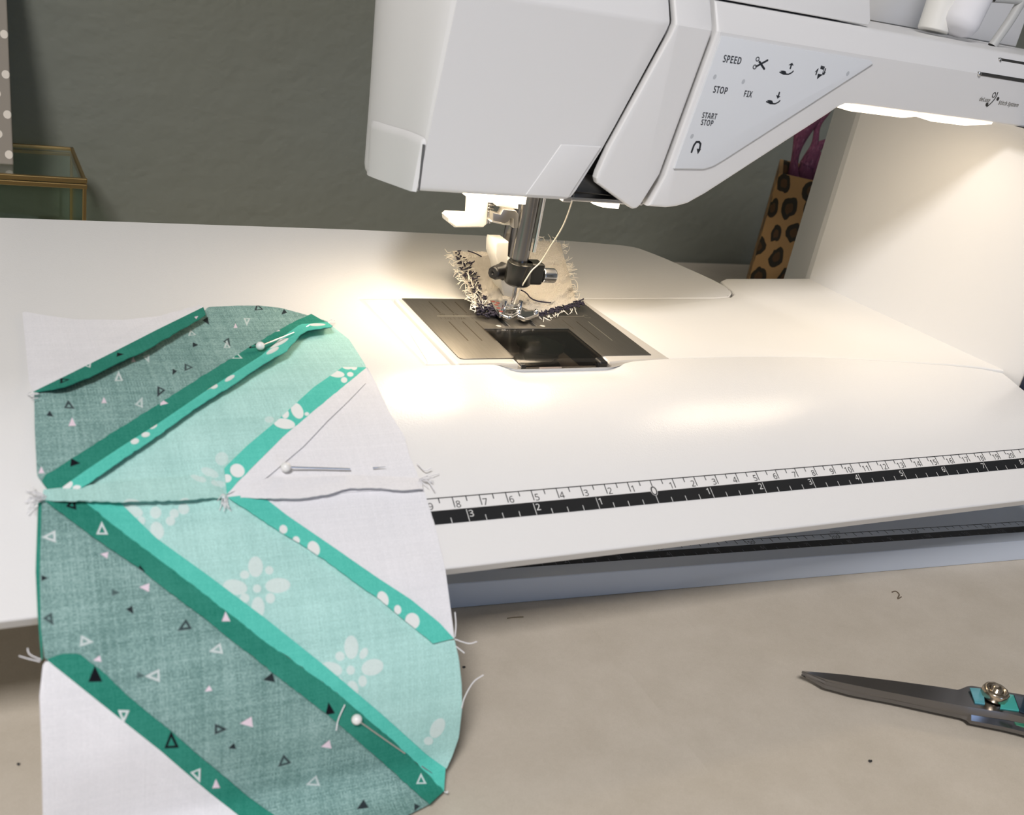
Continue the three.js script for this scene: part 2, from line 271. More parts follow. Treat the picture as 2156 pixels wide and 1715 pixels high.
// base with its own ruler, lying a few degrees askew to the table above it
{
  const yaw = -0.0759, o = [-49.05, 78.87], U = [Math.cos(yaw), -Math.sin(yaw)], W = [-U[1], U[0]];
  const at = (u, w) => [o[0] + U[0] * u + W[0] * w, o[1] + U[1] * u + W[1] * w];
  const baseMesh = part(machine, 'base', plate([at(-60, -170), at(400, -170), at(400, 7.6), at(-60, 7.6)], DESK, -80.3, 0.7), M.base, 'grey base with a printed ruler under the table');
  const k = 6, u0 = -3, u1 = 335, w0 = -11.5, w1 = 0.5, Wd = Math.round((u1 - u0) * k), Hd = Math.round((w1 - w0) * k);
  const t = canvasTexture(Wd, Hd, (c) => {
    const X = (u) => (u - u0) * k, Y = (w) => (w - w0) * k;
    c.clearRect(0, 0, Wd, Hd); c.fillStyle = '#121316'; c.fillRect(X(0), Y(-5), X(400), 5 * k); c.fillRect(X(0), Y(-9.6), X(400), 0.4 * k);
    for (let h = 0; h <= 66; h++) c.fillRect(X(h * 5) - 0.18 * k, Y(-9.6), 0.36 * k, (h % 2 ? 2.2 : 3.3) * k);
    c.font = `${3.2 * k}px sans-serif`; c.textAlign = 'right';
    for (let m = 50; m <= 300; m += 50) c.fillText(String(m), X(m) - 0.4 * k, Y(-5.6));
    c.fillText('mm', X(203), Y(-10.2));
    c.fillStyle = '#6d7076'; for (let q = 0; q <= 52; q++) c.fillRect(X(q * 6.35) - 0.15 * k, Y(q % 4 ? -2 : -3.8), 0.3 * k, (q % 4 ? 2 : 3.8) * k);
    for (let n = 1; n <= 12; n++) c.fillText(String(n), X(n * 25.4) - 0.5 * k, Y(-1.2));
  });
  const P = (u, w) => { const [x, z] = at(u, w); return V(x, -80.24, z); };
  part(machine, 'base_ruler', grid([[P(u0, w0), P(u1, w0)], [P(u0, w1), P(u1, w1)]], [[[0, 1], [1, 1]], [[0, 0], [1, 0]]]), new THREE.MeshPhysicalMaterial({ map: t, transparent: true, roughness: 0.5 }), 'dark ruler printed on the base');
}
// bed: free arm and base block, open at the front for the bobbin window
const WIN = { x0: -25, x1: 17, z0: 19 };
part(machine, 'bed', plate([[-52.6, -16.6], [60, -19.6], [130, -22.7], [141, -24.6], [147, -29], [150.6, -36], [151.4, -44], [153.5, -50], [160, -54], [260, -60], [330, -60], [330, 92], [248, 92], [242.5, 74], [230, 69.2], [210, 64.8], [182, 60.5], [155, 56.4], [128, 52.8], [90, 51], [47, 51.8], [WIN.x1, 53], [WIN.x1, WIN.z0], [WIN.x0, WIN.z0], [WIN.x0, 53.4], [-52.6, 53.4]], -30, 0, 1.1), M.bed);
part(machine, 'free_arm', merge([box(-66, 150, -78, -29, -14, 50, 4), box(150, 330, -80, -29, -90, 56, 4)]), M.bed, 'free arm and body under the table');
part(machine, 'bed_cover', plate([[-68.9, -16.8], [-53.4, -16.6], [-53.4, 53.4], [-65.6, 53.4], [-66.2, 52]], -30, 0.1, 2.6), M.bed, 'white cover plate at the left end of the bed');
part(machine, 'plate_frame', plate([[-52.4, -16.3], [46, -17.6], [50.6, 52], [24, 53.6], [20, 54.4], [WIN.x1 + 0.3, 54.6], [WIN.x1 + 0.3, WIN.z0 - 1], [WIN.x0 - 0.3, WIN.z0 - 1], [WIN.x0 - 0.3, 54.6], [-29, 54.4], [-33, 53.7], [-52.4, 53.5]], -9, 0.14, 1.5), M.taupe, 'taupe frame around the stitch plate');
{
  const k = 12, x0 = -49.4, x1 = 42.4, z0 = -16, z1 = 49.6;
  const map = canvasTexture(Math.round((x1 - x0) * k), Math.round((z1 - z0) * k), (c, w, h) => {
    const im = c.createImageData(w, h); for (let y = 0; y < h; y++) for (let x = 0; x < w; x++) { const n = 133 + (noise2(x / 3, y / 60, 4) - 0.5) * 8 + (hash2(x, y, 2) - 0.5) * 6, i = (y * w + x) * 4; im.data[i] = n; im.data[i + 1] = n - 4; im.data[i + 2] = n - 11; im.data[i + 3] = 255; } c.putImageData(im, 0, 0);
    const X = (x) => (x - x0) * k, Z = (z) => (z - z0) * k;
    c.lineWidth = 0.45 * k; c.strokeStyle = '#4a3d2c';
    const line = (x, a, b) => { c.beginPath(); c.moveTo(X(x), Z(a)); c.lineTo(X(x), Z(b)); c.stroke(); };
    for (const x of [-38.1, -31.75, -25.4, -19.05, -12.7]) line(x, -12, 1.5);
    for (const x of [-38.1, -31.75, -25.4]) line(x, 11, 32);
    line(25.4, 11, 32); c.strokeStyle = '#d8d2c4'; line(31.75, 11, 33); c.strokeStyle = '#6c6456'; line(19.05, 9, 20);
    c.fillStyle = '#ded8ca'; c.fillRect(X(-41), Z(4.6), 40 * k, 0.5 * k); c.fillRect(X(12), Z(4.6), 21 * k, 0.5 * k);
    c.fillStyle = '#5c5244'; c.font = `${2.6 * k}px sans-serif`; c.textAlign = 'center';
    const n = ['30', '25', '20', '15', '10']; [-38.1, -31.75, -25.4, -19.05, -12.7].forEach((x, i) => { c.fillText(n[i], X(x), Z(3.9)); });
    ['1 1/2', '1 1/4', '1', '3/4', '1/2'].forEach((s, i) => c.fillText(s, X(-38.1 + i * 6.35), Z(8.6)));
    c.save(); c.translate(X(34.5), Z(4.9)); c.strokeStyle = '#b9b2a2'; c.lineWidth = 0.4 * k; c.beginPath(); c.arc(0, 0, 1.7 * k, 0.6, 5.4); c.stroke(); c.restore();
  });
  const out = [[x0, z0], [x1, z0 + 0.1], [x1, z1 - 1], [WIN.x1, z1 - 1], [WIN.x1, WIN.z0], [WIN.x0, WIN.z0], [WIN.x0, z1 - 1.4], [WIN.x0 - 0.5, z1 - 0.3], [WIN.x0 - 1.5, z1], [x0 + 2, z1], [x0 + 0.5, z1 - 0.6], [x0, z1 - 2]];
  const at0 = (x, y) => onY([x, y], 0.5), h1 = at0(1050, 685), h2 = at0(1142, 685), q1 = at0(1066, 689.5), q2 = at0(1079, 689.5), q3 = at0(1124, 689.5), q4 = at0(1136, 689.5);
  const slots = [[q1.x, q2.x], [q3.x, q4.x]].map(([a, b]) => [[a, -12], [b, -12], [b, 16.6], [a, 16.6]]);
  const circ = (cx, cz, r) => Array.from({ length: 16 }, (_, i) => [cx + r * Math.cos(i / 16 * 6.2832), cz + r * Math.sin(i / 16 * 6.2832)]);
  const g = plate(out, -0.3, 0.55, 0.12, [...slots, circ(h1.x, h1.z, 1.5), circ(h2.x, h2.z, 1.5)]);
  { const p = g.attributes.position, uv = g.attributes.uv; for (let i = 0; i < p.count; i++) uv.setXY(i, (p.getX(i) - x0) / (x1 - x0), 1 - (p.getZ(i) - z0) / (z1 - z0)); }
  const plateMesh = part(machine, 'stitch_plate', g, new THREE.MeshStandardMaterial({ map, metalness: 0.85, roughness: 0.36 }), 'brushed metal stitch plate with guide lines');
  part(machine, 'feed_dog', merge(slots.map(([[a], [b]]) => box(a + 0.3, b - 0.3, -2, 0.25, -11.5, 16))), M.black);
  // bobbin window: smoky lid over a dark well with the bobbin in it
  part(machine, 'bobbin_well', merge([box(WIN.x0, WIN.x1, -13, -11, WIN.z0, 53), box(WIN.x0, WIN.x1, -14, -0.6, WIN.z0 - 0.8, WIN.z0), box(WIN.x0 - 0.8, WIN.x0, -14, -0.6, WIN.z0, 56), box(WIN.x1, WIN.x1 + 0.8, -14, -0.6, WIN.z0, 56), box(WIN.x0, WIN.x1, -12, -2.5, 52, 52.8)]), std([0.36, 0.33, 0.29], 0.6));
  part(machine, 'bobbin', merge([lathe([[0, 0], [10.2, 0], [10.4, 0.5], [10.2, 1], [4, 1], [4, 8], [10.2, 8], [10.4, 8.5], [10.2, 9], [3, 9], [3, 8.6], [0, 8.6]], [-3, -10.8, 31], [0, 1, 0], 40), lathe([[4, 1.2], [8.6, 1.2], [8.6, 7.8], [4, 7.8]], [-3, -10.8, 31])]), phys([0.012, 0.03, 0.022], 0.18), 'dark bobbin seen through the smoky window');
  const smoky = new THREE.MeshPhysicalMaterial({ color: new THREE.Color().setRGB(0.5, 0.475, 0.445), roughness: 0.14, transmission: 1, thickness: 0, ior: 1.45 });
  const prof = [[19.2, 0.3], [50, 0.3], [52.4, -0.2], [54, -1.3], [54.8, -3.2], [54.9, -8], [53.2, -8], [53, -3.4], [52, -1.9], [50, -1.3], [19.2, -1.3]];
  const lid = new THREE.ExtrudeGeometry(shapeOf(prof.map(([z, y]) => [-z, y])), { depth: WIN.x1 - WIN.x0 - 0.4, bevelEnabled: false }).rotateY(Math.PI / 2).translate(WIN.x0 + 0.2, 0, 0);
  lid.deleteAttribute('normal');
  const lidMesh = part(machine, 'bobbin_window', toCreasedNormals(lid, 0.6), smoky, 'smoky clear window over the bobbin');
  part(lidMesh, 'finger_grip', box(-16, -5.5, -4.4, -1.6, 54.4, 55.3, 0.2), std([0.24, 0.2, 0.19], 0.4));
  part(lidMesh, 'end_clip', merge([box(WIN.x0 + 0.2, WIN.x0 + 3, -5.4, -0.2, 52, 55.1, 0.8), box(WIN.x1 - 4.6, WIN.x1 - 0.4, -5.4, 0.5, 50, 55.3, 0.9)]), M.black);
}
// pillar: plan line of its inner wall, with a fillet to the arm above
{
  const wall = along([[250, -104], [224.5, -59], [225.5, -40], [228, -18], [231.5, 6], [235, 30], [238.5, 54], [242.5, 77], [247, 88], [258, 94], [340, 94]]), rows = [], R = 13, top = 113.5, N = 60;
  for (const y of [-80, -1, 20, 40, 60, 80, 95, 100, 103, 105.5, 107.5, 109.3, 110.8, 112, 112.9, 113.4]) { const d = Math.max(0, y - (top - R)), f = R - Math.sqrt(Math.max(0, R * R - d * d)), r = []; for (let j = 0; j <= N; j++) { const p = wall.at(j / N); r.push(V(p[0] - f * (p[1] < 85 ? 1 : 0), p[1] > 40 ? Math.max(y, -14) : y, p[1])); } rows.push(r); }
  const back = rows.map((r) => [V(340, Math.max(r[0].y, -14), 94), V(340, r[0].y, -104), r[0].clone()]);
  part(machine, 'pillar', merge([toCreasedNormals(grid(rows, null, true).toNonIndexed(), 0.28), toCreasedNormals(grid(back, null, true).toNonIndexed(), 0.3)]), M.shell, 'right pillar closing the sewing space');
  part(machine, 'side_trim', box(242.9, 256, -14, 24, 84, 96, 0.8), M.navy, 'dark navy trim at the lower right of the pillar');
}
// arm and control housing, head core, covers
const lean = (x, y, z) => [x, y, z > 20 && y > CREASE + 1e-3 ? z - (y - CREASE) * 0.6 : z];
part(machine, 'arm', slab([[38.9, 144.6], [38.9, 135.7], [30.6, 77.1], [26, 64.2], [35.2, 64], [40.5, 64.9], [45.4, 66.4], [53.1, 71], [63.9, 78.6], [87.3, 95.2], [106.1, 108.4], [110, 111.4], [114, 113.2], [120, 113.6], [340, 113.6], [340, 144.6]], -58, 44, 1.6, 7, lean, 0.35), M.shell, 'control housing and arm');
part(machine, 'top_cover', slab([[39, 145.3], [119.5, 145.3], [121, 147], [123, 168], [39, 168]], -58, 44.6, 0.7, 6, lean, 0.35), M.shell, 'lid over the head');
part(machine, 'raised_lid', slab([[121, 144], [340, 144], [340, 235], [130, 235]], -74, -66, 2), M.shell, 'opened back lid standing behind the spool');
part(machine, 'head_core', slab([[-58, 68], [-16, 68], [20, 66.5], [40, 68], [40, 148], [-58, 148]], -56, 33, 0.5), std([0.33, 0.33, 0.34], 0.6));
part(machine, 'take_up_gap_shade', slab([[-22, 63.6], [24, 62.6], [30, 90], [20, 130], [6, 118], [-10, 80]], 20, 34, 0.3), M.gapShade);  // near-black slab: its colour stands in for the shade inside the threading gap
part(machine, 'tension_plate', slab([[-10.4, 66.4], [17, 65.2], [8, 72.8], [-6.5, 74]], 34, 35.4, 0.3), M.darksteel, 'steel plate at the foot of the thread slot');
part(machine, 'take_up_cover', slab([[18.8, 168], [18.8, 135.2], [17.6, 130.4], [1.2, 86.6], [-1.4, 76.6], [-1.6, 74.2], [-0.6, 72.2], [17.2, 63.4], [18.8, 62.9], [20.6, 63.4], [22, 65], [27.6, 77.6], [36.4, 135.6], [36.4, 168]], 40.5, 44.8, 1.3, 6, lean, 0.35), M.shell, 'narrow cover between the two threading slots');
// face cover: plan curve at each height
{
  const rx = (y) => lerp(-75.2, -71, clamp((y - 65) / 62, -0.2, 1.8)), redge = (y) => { const p = [[62, -11.4], [65.3, -11.4], [67.7, -9.6], [86.3, -0.9], [130.4, 15.4], [135, 16.6], [168, 17.2]]; let i = 1; while (i < p.length - 1 && p[i][0] < y) i++; return lerp(p[i - 1][1], p[i][1], clamp((y - p[i - 1][0]) / (p[i][0] - p[i - 1][0]), 0, 1)); };
  const low = [[-75.2, 44], [-75.6, 42.6], [-76.4, 25], [-77.2, 5], [-76, -10], [-69, -28], [-58, -50]], high = [[-71, 44], [-72.5, 42.4], [-77.4, 24], [-80.6, 4], [-79.4, -11], [-73, -28], [-60, -50]];
  const plan = (y, u) => { const f = clamp((y - 65) / 62, -0.2, 1.7), c = new THREE.CatmullRomCurve3(low.map((p, i) => V(lerp(p[0], high[i][0], f), 0, lerp(p[1], high[i][1], f))), false, 'centripetal').getPoint(u); return [c.x, c.z]; };
  const ys = [0, 0.6, 1.6, 4, 8, 14, 20, 30, 40, 50, 60, 66, 68, 69.2, 70, 71, 74, 80, 90, 103], NU = 18, NX = 26;
  const bottom = (x, z) => (z > 43 ? 64.6 + (x > -40 ? 0 : 0) : lerp(57.2, 64.6, clamp((z + 8) / 52, 0, 1)));
  const rows = ys.map((dy) => {
    const y0 = 64.8 + dy, r = [], inset = dy === 0 ? 0.9 : dy === 0.6 ? 0.25 : 0;
    for (let k = 0; k <= NX; k++) { const R = redge(y0), x = lerp(R - (k === 0 ? 0 : 0), rx(y0), k / NX), z = 44.2 - inset - (y0 > CREASE ? (y0 - CREASE) * 0.6 : 0); r.push(V(x, y0, k === 0 ? z - 0.6 : z)); }
    for (let k = 1; k <= NU; k++) { const [x, z] = plan(y0, k / NU), b = bottom(x, z); r.push(V(x + inset, lerp(b, y0, clamp((y0 - b) / 24, 0, 1) * (1) ) + (dy < 24 ? (b - 64.8) * (1 - dy / 24) * 0 : 0), z - (y0 > CREASE ? (y0 - CREASE) * 0.6 * smooth(20, 44, z) : 0))); }
    if (dy < 24) for (let k = 1; k <= NU; k++) { const v = r[NX + k], b = bottom(v.x, v.z); v.y = lerp(b, 64.8 + 24, dy / 24); }
    const last = r[0].clone(); r.unshift(V(last.x, last.y, 26));
    return r;
  });
  const cap = [...rows[rows.length - 1].map((v) => v.clone()), V(17, rows[rows.length - 1][0].y, -50), rows[rows.length - 1][0].clone()];
  const bot = rows[0], under = [bot.map((v) => v.clone()), bot.map((v) => V(lerp(v.x, -35, 0.6), v.y + 1.5, lerp(v.z, 0, 0.6)))];
  part(machine, 'face_cover', merge([toCreasedNormals(grid(rows, null, true).toNonIndexed(), 0.6), toCreasedNormals(grid(under, null, false).toNonIndexed(), 0.6), toCreasedNormals(grid([cap, cap.map((v) => V(lerp(v.x, -25, 0.8), v.y + 3, lerp(v.z, -5, 0.8))), cap.map(() => V(-25, cap[0].y + 3, -5))], null, true).toNonIndexed(), 0.6)]), M.shell, 'broad rounded face cover of the head');
  // release tab at the lower left: proud of the cover, with a finger hollow above
  const tab = [], tb = 83.5;
  for (let i = 0; i <= 14; i++) { const f = i / 14, r = []; for (let k = 0; k <= 16; k++) { const u = lerp(0.02, 0.62, k / 16), topY = tb - 1.4 + 1.6 * Math.sin(Math.PI * clamp(k / 9, 0, 1)) - (k > 9 ? (k - 9) * 0.5 : 0), y = 0, [x0, z0] = plan(74, u), b = bottom(x0, z0), Y = lerp(b - 0.3, topY, f), [x, z] = plan(Y, u), out = 1.1 * smooth(0, 0.12, k / 16) * smooth(0, 0.1, 1 - k / 16) * smooth(0, 0.08, 1 - f) + 0.15; r.push(V(x - out, Y, z + (k === 0 ? 0.2 : 0))); } tab.push(r); }
  part(machine, 'release_tab', grid(tab, null, true), M.shell, 'release tab at the lower left of the face cover');
  part(machine, 'tab_slot', slab([[-75.0, 64.9], [-74.3, 64.9], [-74.7, 81.5], [-75.4, 81.5]], 43, 44.4, 0.1), std([0.12, 0.12, 0.12], 0.6));
  part(machine, 'face_rib', slab([[-31, 66], [-12.4, 66], [-2.4, 86.5], [-20, 86]], 43.6, 44.6, 0.35), M.shell);
}
// touch panel with its printed keys
{
  const k = 13, zf = 44.9, outline = [[40.6, 132.6], [120, 132.2], [121.6, 131.4], [56.8, 85.6], [52.5, 82.9], [48.2, 81.4], [33.6, 80.6]];
  const x0 = 33, x1 = 122, y0 = 80, y1 = 133.5;
  const map = canvasTexture(Math.round((x1 - x0) * k), Math.round((y1 - y0) * k), (c, w, h) => {
    c.fillStyle = '#dde0e3'; c.fillRect(0, 0, w, h);
    const T = (px, py) => { const p = onZ([px, py], zf); return [(p.x - x0) * k, (y1 - p.y) * k]; };
    c.fillStyle = c.strokeStyle = '#23262b';
    const word = (s, px, py, size) => { const [x, y] = T(px, py); c.font = `bold ${size * k}px sans-serif`; c.textAlign = 'center'; c.textBaseline = 'middle'; c.save(); c.translate(x, y); c.scale(0.8, 1); c.fillText(s, 0, 0); c.restore(); };
    word('SPEED', 1542, 126, 3.9); word('STOP', 1517, 190, 3.7); word('FIX', 1575, 198, 3.5); word('START', 1494, 244, 3.2); word('STOP', 1489, 258.5, 3.2);
    const path = (pts, lw, fill) => { c.beginPath(); pts.forEach((p, i) => { const q = T(...p); i ? c.lineTo(...q) : c.moveTo(...q); }); if (fill) { c.closePath(); c.fill(); } else { c.lineWidth = lw * k; c.lineCap = 'round'; c.lineJoin = 'round'; c.stroke(); } };
    const ring = (px, py, r, lw) => { const q = T(px, py); c.lineWidth = lw * k; c.beginPath(); c.arc(q[0], q[1], r * k, 0, 7); c.stroke(); };
    // scissors
    path([[1592, 140], [1616, 127]], 0.8); path([[1599, 130], [1609, 145]], 0.9); ring(1595, 124.5, 0.75, 0.4); ring(1589, 141, 0.75, 0.4);
    // presser foot up, presser foot down
    const foot = (dx, dy) => { path([[1643 + dx, 149 + dy], [1649 + dx, 148.5 + dy], [1654 + dx, 150 + dy], [1656 + dx, 155 + dy], [1648 + dx, 155 + dy]], 0, true); path([[1642 + dx, 152 + dy], [1650 + dx, 156 + dy], [1660 + dx, 156.5 + dy], [1667 + dx, 153 + dy], [1670 + dx, 150 + dy]], 0.55); };
    foot(0, 0); path([[1668, 132], [1660, 137], [1671, 138]], 0, true); path([[1666, 137], [1664, 144]], 0.7);
    foot(-28, 62); path([[1634, 200], [1643, 203], [1637, 208]], 0, true); path([[1641, 195], [1639, 202]], 0.7);
    // needle up and down
    path([[1729, 139], [1736, 141], [1731, 158], [1726, 158]], 0.35); path([[1728, 140], [1735, 142], [1733, 147], [1727, 145]], 0, true); path([[1722, 155], [1732, 157], [1720, 167]], 0, true); path([[1724, 143], [1715, 152], [1722, 149]], 0, true); path([[1721, 147], [1718, 157]], 0.6); path([[1738, 145], [1735, 156]], 0.6); path([[1732, 153], [1739, 152], [1733, 159]], 0, true);
    // reverse arrow
    path([[1456, 320], [1461, 306], [1466, 299], [1472, 299], [1475, 303], [1473, 314]], 0.85); path([[1467, 313], [1476, 314], [1469, 325]], 0, true);
    c.fillStyle = '#b7bbbf'; for (const [px, py] of [[1505, 162], [1565, 172], [1457, 287], [1785, 155]]) { const q = T(px, py); c.beginPath(); c.ellipse(q[0], q[1], 0.75 * k, 1 * k, 0.3, 0, 7); c.fill(); }
  });
  const g = slab(outline, 43.6, zf, 0.25);
  const p = g.attributes.position, uv = g.attributes.uv; for (let i = 0; i < p.count; i++) uv.setXY(i, (p.getX(i) - x0) / (x1 - x0), (p.getY(i) - y0) / (y1 - y0));
  part(machine, 'control_panel', g, new THREE.MeshPhysicalMaterial({ map, roughness: 0.32 }), 'pale grey touch panel with printed keys');
  // mark printed on the arm
  const mk = 14, mx0 = 190, mx1 = 232, my0 = 120, my1 = 134;
  const mt = canvasTexture(Math.round((mx1 - mx0) * mk), Math.round((my1 - my0) * mk), (c, w, h) => {
    c.clearRect(0, 0, w, h); c.fillStyle = c.strokeStyle = '#35332f';
    const T = (px, py) => { const q = onZ([px, py], 44.1); return [(q.x - mx0) * mk, (my1 - q.y) * mk]; };
    const pts = [[2101, 194], [2099, 203], [2092, 214], [2077, 225]].map((q) => T(...q)); c.lineWidth = 0.5 * mk; c.beginPath(); c.moveTo(...pts[0]); c.bezierCurveTo(...pts[1], ...pts[2], ...pts[3]); c.stroke();
    let q = T(2093, 200); c.lineWidth = 0.4 * mk; c.beginPath(); c.ellipse(q[0], q[1], 0.9 * mk, 1.1 * mk, 0.4, 0, 7); c.stroke();
    for (const d of [[2101, 208], [2078, 219.5]]) { q = T(...d); c.beginPath(); c.ellipse(q[0], q[1], 0.85 * mk, 0.85 * mk, 0, 0, 7); c.fill(); }
    c.font = `italic bold ${2.5 * mk}px sans-serif`; c.textBaseline = 'middle'; c.fillStyle = '#77736b'; const word = (s, px, py, len) => { const a = T(px, py); c.save(); c.translate(...a); const wd = c.measureText(s).width; c.scale(len * mk / wd, 1); c.fillText(s, 0, 0); c.restore(); };
    word('deLuxe', 2062, 208, 7.2); word('Stitch System', 2102, 215.5, 14);
  });
  const zz = 44.12;
  part(machine, 'printed_mark', grid([[V(mx0, my1, zz), V(mx1, my1, zz)], [V(mx0, my0, zz), V(mx1, my0, zz)]], [[[0, 1], [1, 1]], [[0, 0], [1, 0]]]), new THREE.MeshPhysicalMaterial({ map: mt, transparent: true, roughness: 0.5 }));
  // thread slots of the arm: dark grooves with a bright steel lip
  for (const [a, b] of [[[2103, 124], [2156, 136]], [[2060, 153], [2156, 172]]]) {
    const z = 44.3 - Math.max(0, (onZ(a, 43).y - CREASE) * 0.6), A = onZ(a, z), B = onZ(b, z), y = (A.y + B.y) / 2;
    part(machine, 'thread_slot', box(A.x, 330, y - 0.8, y + 0.8, z - 2.6, z + 0.15, 0.3), M.darksteel);
    part(machine, 'slot_eyelet', lathe([[0.3, 0], [0.8, 0], [1, 0.4], [0.8, 0.8], [0.3, 0.8]], [A.x + 0.6, y, z], [0, 0, 1], 16), M.chrome);
  }
}
// lamps of the machine
function led(name, outline, z0, z1, power, strength, label) {
  part(machine, name, slab(outline, z0, z1, 0.4), glow(LED.color, strength), label);
  const X = outline.map((p) => p[0]), y = Math.min(...outline.map((p) => p[1])), x0 = Math.min(...X), x1 = Math.max(...X), w = x1 - x0 - 3, d = z1 - z0 - 2;
  const l = new THREE.RectAreaLight(LED.color, power, w * MM, d * MM);
  l.position.set((x0 + x1) / 2 * MM, (y - 0.6) * MM, (z0 + z1) / 2 * MM); l.rotation.x = -Math.PI / 2; scene.add(l);
}
led('needle_lamp', [[-24, 64], [-53.5, 64], [-50, 61], [-45.5, 59.5], [-40, 59.1], [-24, 59.1]], -26, 33, LED.needle * 0.16, 14, 'lamp lens left of the needle');
led('needle_lamp', [[21, 63.4], [5, 63.4], [9, 60.2], [13, 59.3], [21, 59]], -22, 31, LED.needle * 0.2, 10, 'lamp lens right of the needle');
led('arm_lamp', [[158, 114], [108.6, 114], [112, 111.6], [118, 110.9], [150, 110.9], [158, 112.2]], 26, 43.6, LED.arm * 0.29, 5, 'left lamp lens under the arm');
led('arm_lamp', [[207, 114], [158.6, 114], [160, 112], [168, 110.9], [190, 110.9], [207, 113]], 26, 43.6, LED.arm * 0.29, 5, 'right lamp lens under the arm');
// needle bar and its clamp
{
  part(machine, 'needle_bar', bar([-3.2, 18, 0], [-3.2, 70, 0], 3.7, 28), M.darksteel);
  part(machine, 'needle_bar', bar([1.2, 30, 3], [1.2, 70, 3], 0.8, 12), M.chrome, 'slim bright rod beside the needle bar');
  part(machine, 'presser_bar', bar([0.4, 18, -20], [0.4, 66, -20], 2.9, 24), M.darksteel);
  const clamp_ = part(machine, 'needle_clamp', merge([lathe([[0, 0], [5.2, 0], [6, 0.9], [6, 9.6], [5.4, 10.4], [0, 10.4]], [-3.4, 14.6, 1.5], [0, 1, 0], 32), box(-2, 7.6, 15.2, 25, -3, 5, 1.2)]), phys([0.014, 0.014, 0.012], 0.24), 'black needle clamp');
  part(clamp_, 'clamp_screw', merge([lathe([[0, 0], [3, 0], [3.4, 0.5], [3.4, 6], [3, 6.6], [0, 6.6]], [7.4, 19.4, 3], [1, -0.02, 0], 24), box(13.7, 14.2, 18.9, 19.9, 0.4, 5.6)]), M.chrome, 'chrome clamp screw');
  part(machine, 'needle', merge([bar([-3.4, 6, 1], [-3.4, 16, 1], 0.95, 14), bar([-3.4, -4, 1], [-3.4, 6, 1], 0.25, 10, 0.55)]), M.chrome);
  // presser foot with its white holder
  const Z = (x, y, z) => onZ([x, y], z);
  const holder = [[1040, 504], [1066, 505], [1064, 541], [1078, 546], [1078, 585], [1080, 645], [1060, 645], [1050, 600], [1046, 560], [1037, 535], [1038, 512]].map(([x, y]) => { const p = Z(x, y, -12); return [p.x, p.y]; });
  part(machine, 'foot_holder', slab(holder.reverse(), -20, -9, 1), M.whitePlastic, 'white presser foot holder');
  const sp = onZ([1043, 572], -7);
  part(machine, 'foot_screw', merge([lathe([[0, -1], [4.1, -1], [4.2, 0.2], [3.3, 1.6], [3.2, 5.6], [2.6, 7], [0.8, 7], [0.8, 6], [0, 6]], [sp.x + 3.6, sp.y + 0.2, -7.5], [-1, 0.02, 0.5], 8)]), M.black, 'black thumb screw');
  const F = (x, y, h = 2.4) => { const p = onY([x, y], h); return [p.x, p.z]; };
  const F3 = (x, y, h) => onY([x, y], h), ball = (x, y, h, q) => { const g = new THREE.SphereGeometry(q, 14, 10); g.translate(...F3(x, y, h).toArray()); return g; };
  const post = (x, y, h0, h1, q) => { const p = F3(x, y, h0); return bar([p.x, h0, p.z], [p.x, h1, p.z], q, 14); };
  part(machine, 'presser_foot', merge([
    plate([F(1030, 619, 4.4), F(1034, 616, 4.4), F(1046, 616, 4.4), F(1063, 634, 4.4), F(1067, 652, 4.4), F(1060, 661, 4.4), F(1052, 663, 4.4), F(1043, 653, 4.4), F(1030, 631, 4.4)], 2.8, 4.6, 0.35),
    plate([F(1093, 640, 3.8), F(1100, 646, 3.8), F(1114, 652, 3.8), F(1133, 653, 3.8), F(1135, 659, 3.8), F(1116, 667, 3.8), F(1104, 670, 3.8), F(1090, 664, 3.8)], 2.2, 4, 0.35),
    plate([F(1062, 640, 3), F(1096, 640, 3), F(1096, 652, 3), F(1064, 652, 3)], 2, 3.2, 0.2),
    post(1060.5, 651, 4.2, 8.6, 1), post(1093.5, 653, 3.8, 8.2, 1), bar(F3(1062, 643, 5).toArray(), F3(1092, 643, 5).toArray(), 0.7, 12), bar(F3(1064, 650, 4).toArray(), F3(1092, 650, 4).toArray(), 0.6, 12),
    tube([F3(1054, 660, 3.6), F3(1062, 666, 3), F3(1072, 668.5, 3), F3(1082, 665, 3), F3(1092, 658, 3.6)], 0.9, 24, 10), ball(1129, 656, 4.2, 1.3), ball(1092, 656, 4, 1.2), ball(1053, 661, 4, 0.9), ball(1034, 628, 4.4, 0.6)]), M.chrome, 'chrome presser foot with splayed toes');
  part(machine, 'foot_mark', merge([[1038, 634], [1045, 641], [1050, 648], [1055, 655], [1048, 637]].map(([x, y]) => { const [a, b] = F(x, y, 4.7); return box(a - 0.8, a + 0.8, 4.4, 4.75, b - 0.7, b + 0.7, 0.1); })), std([0.2, 0.045, 0.035], 0.4), 'red mark on the presser foot');
  // buttonhole lever, spring and threader hook left of the bars
  const L = (p, z) => { const q = Z(...p, z); return [q.x, q.y]; };
  part(machine, 'buttonhole_lever', slab([[987, 400], [1022, 400], [1019, 440], [1017, 466], [1009, 473], [950, 473], [936, 462], [935, 452], [942, 446], [984, 448]].map((p) => L(p, -22)).reverse(), -26, -17, 1.6), M.whitePlastic, 'white L shaped lever');
  const sc = Z(1029, 440, -22), coil = []; for (let i = 0; i <= 120; i++) { const a = i / 120 * Math.PI * 2 * 9; coil.push(V(sc.x + 2.1 * Math.cos(a), sc.y - 1 + 14 * i / 120, -22 + 2.1 * Math.sin(a))); }
  part(machine, 'spring', tube(coil, 0.4, 240, 6), M.steel);
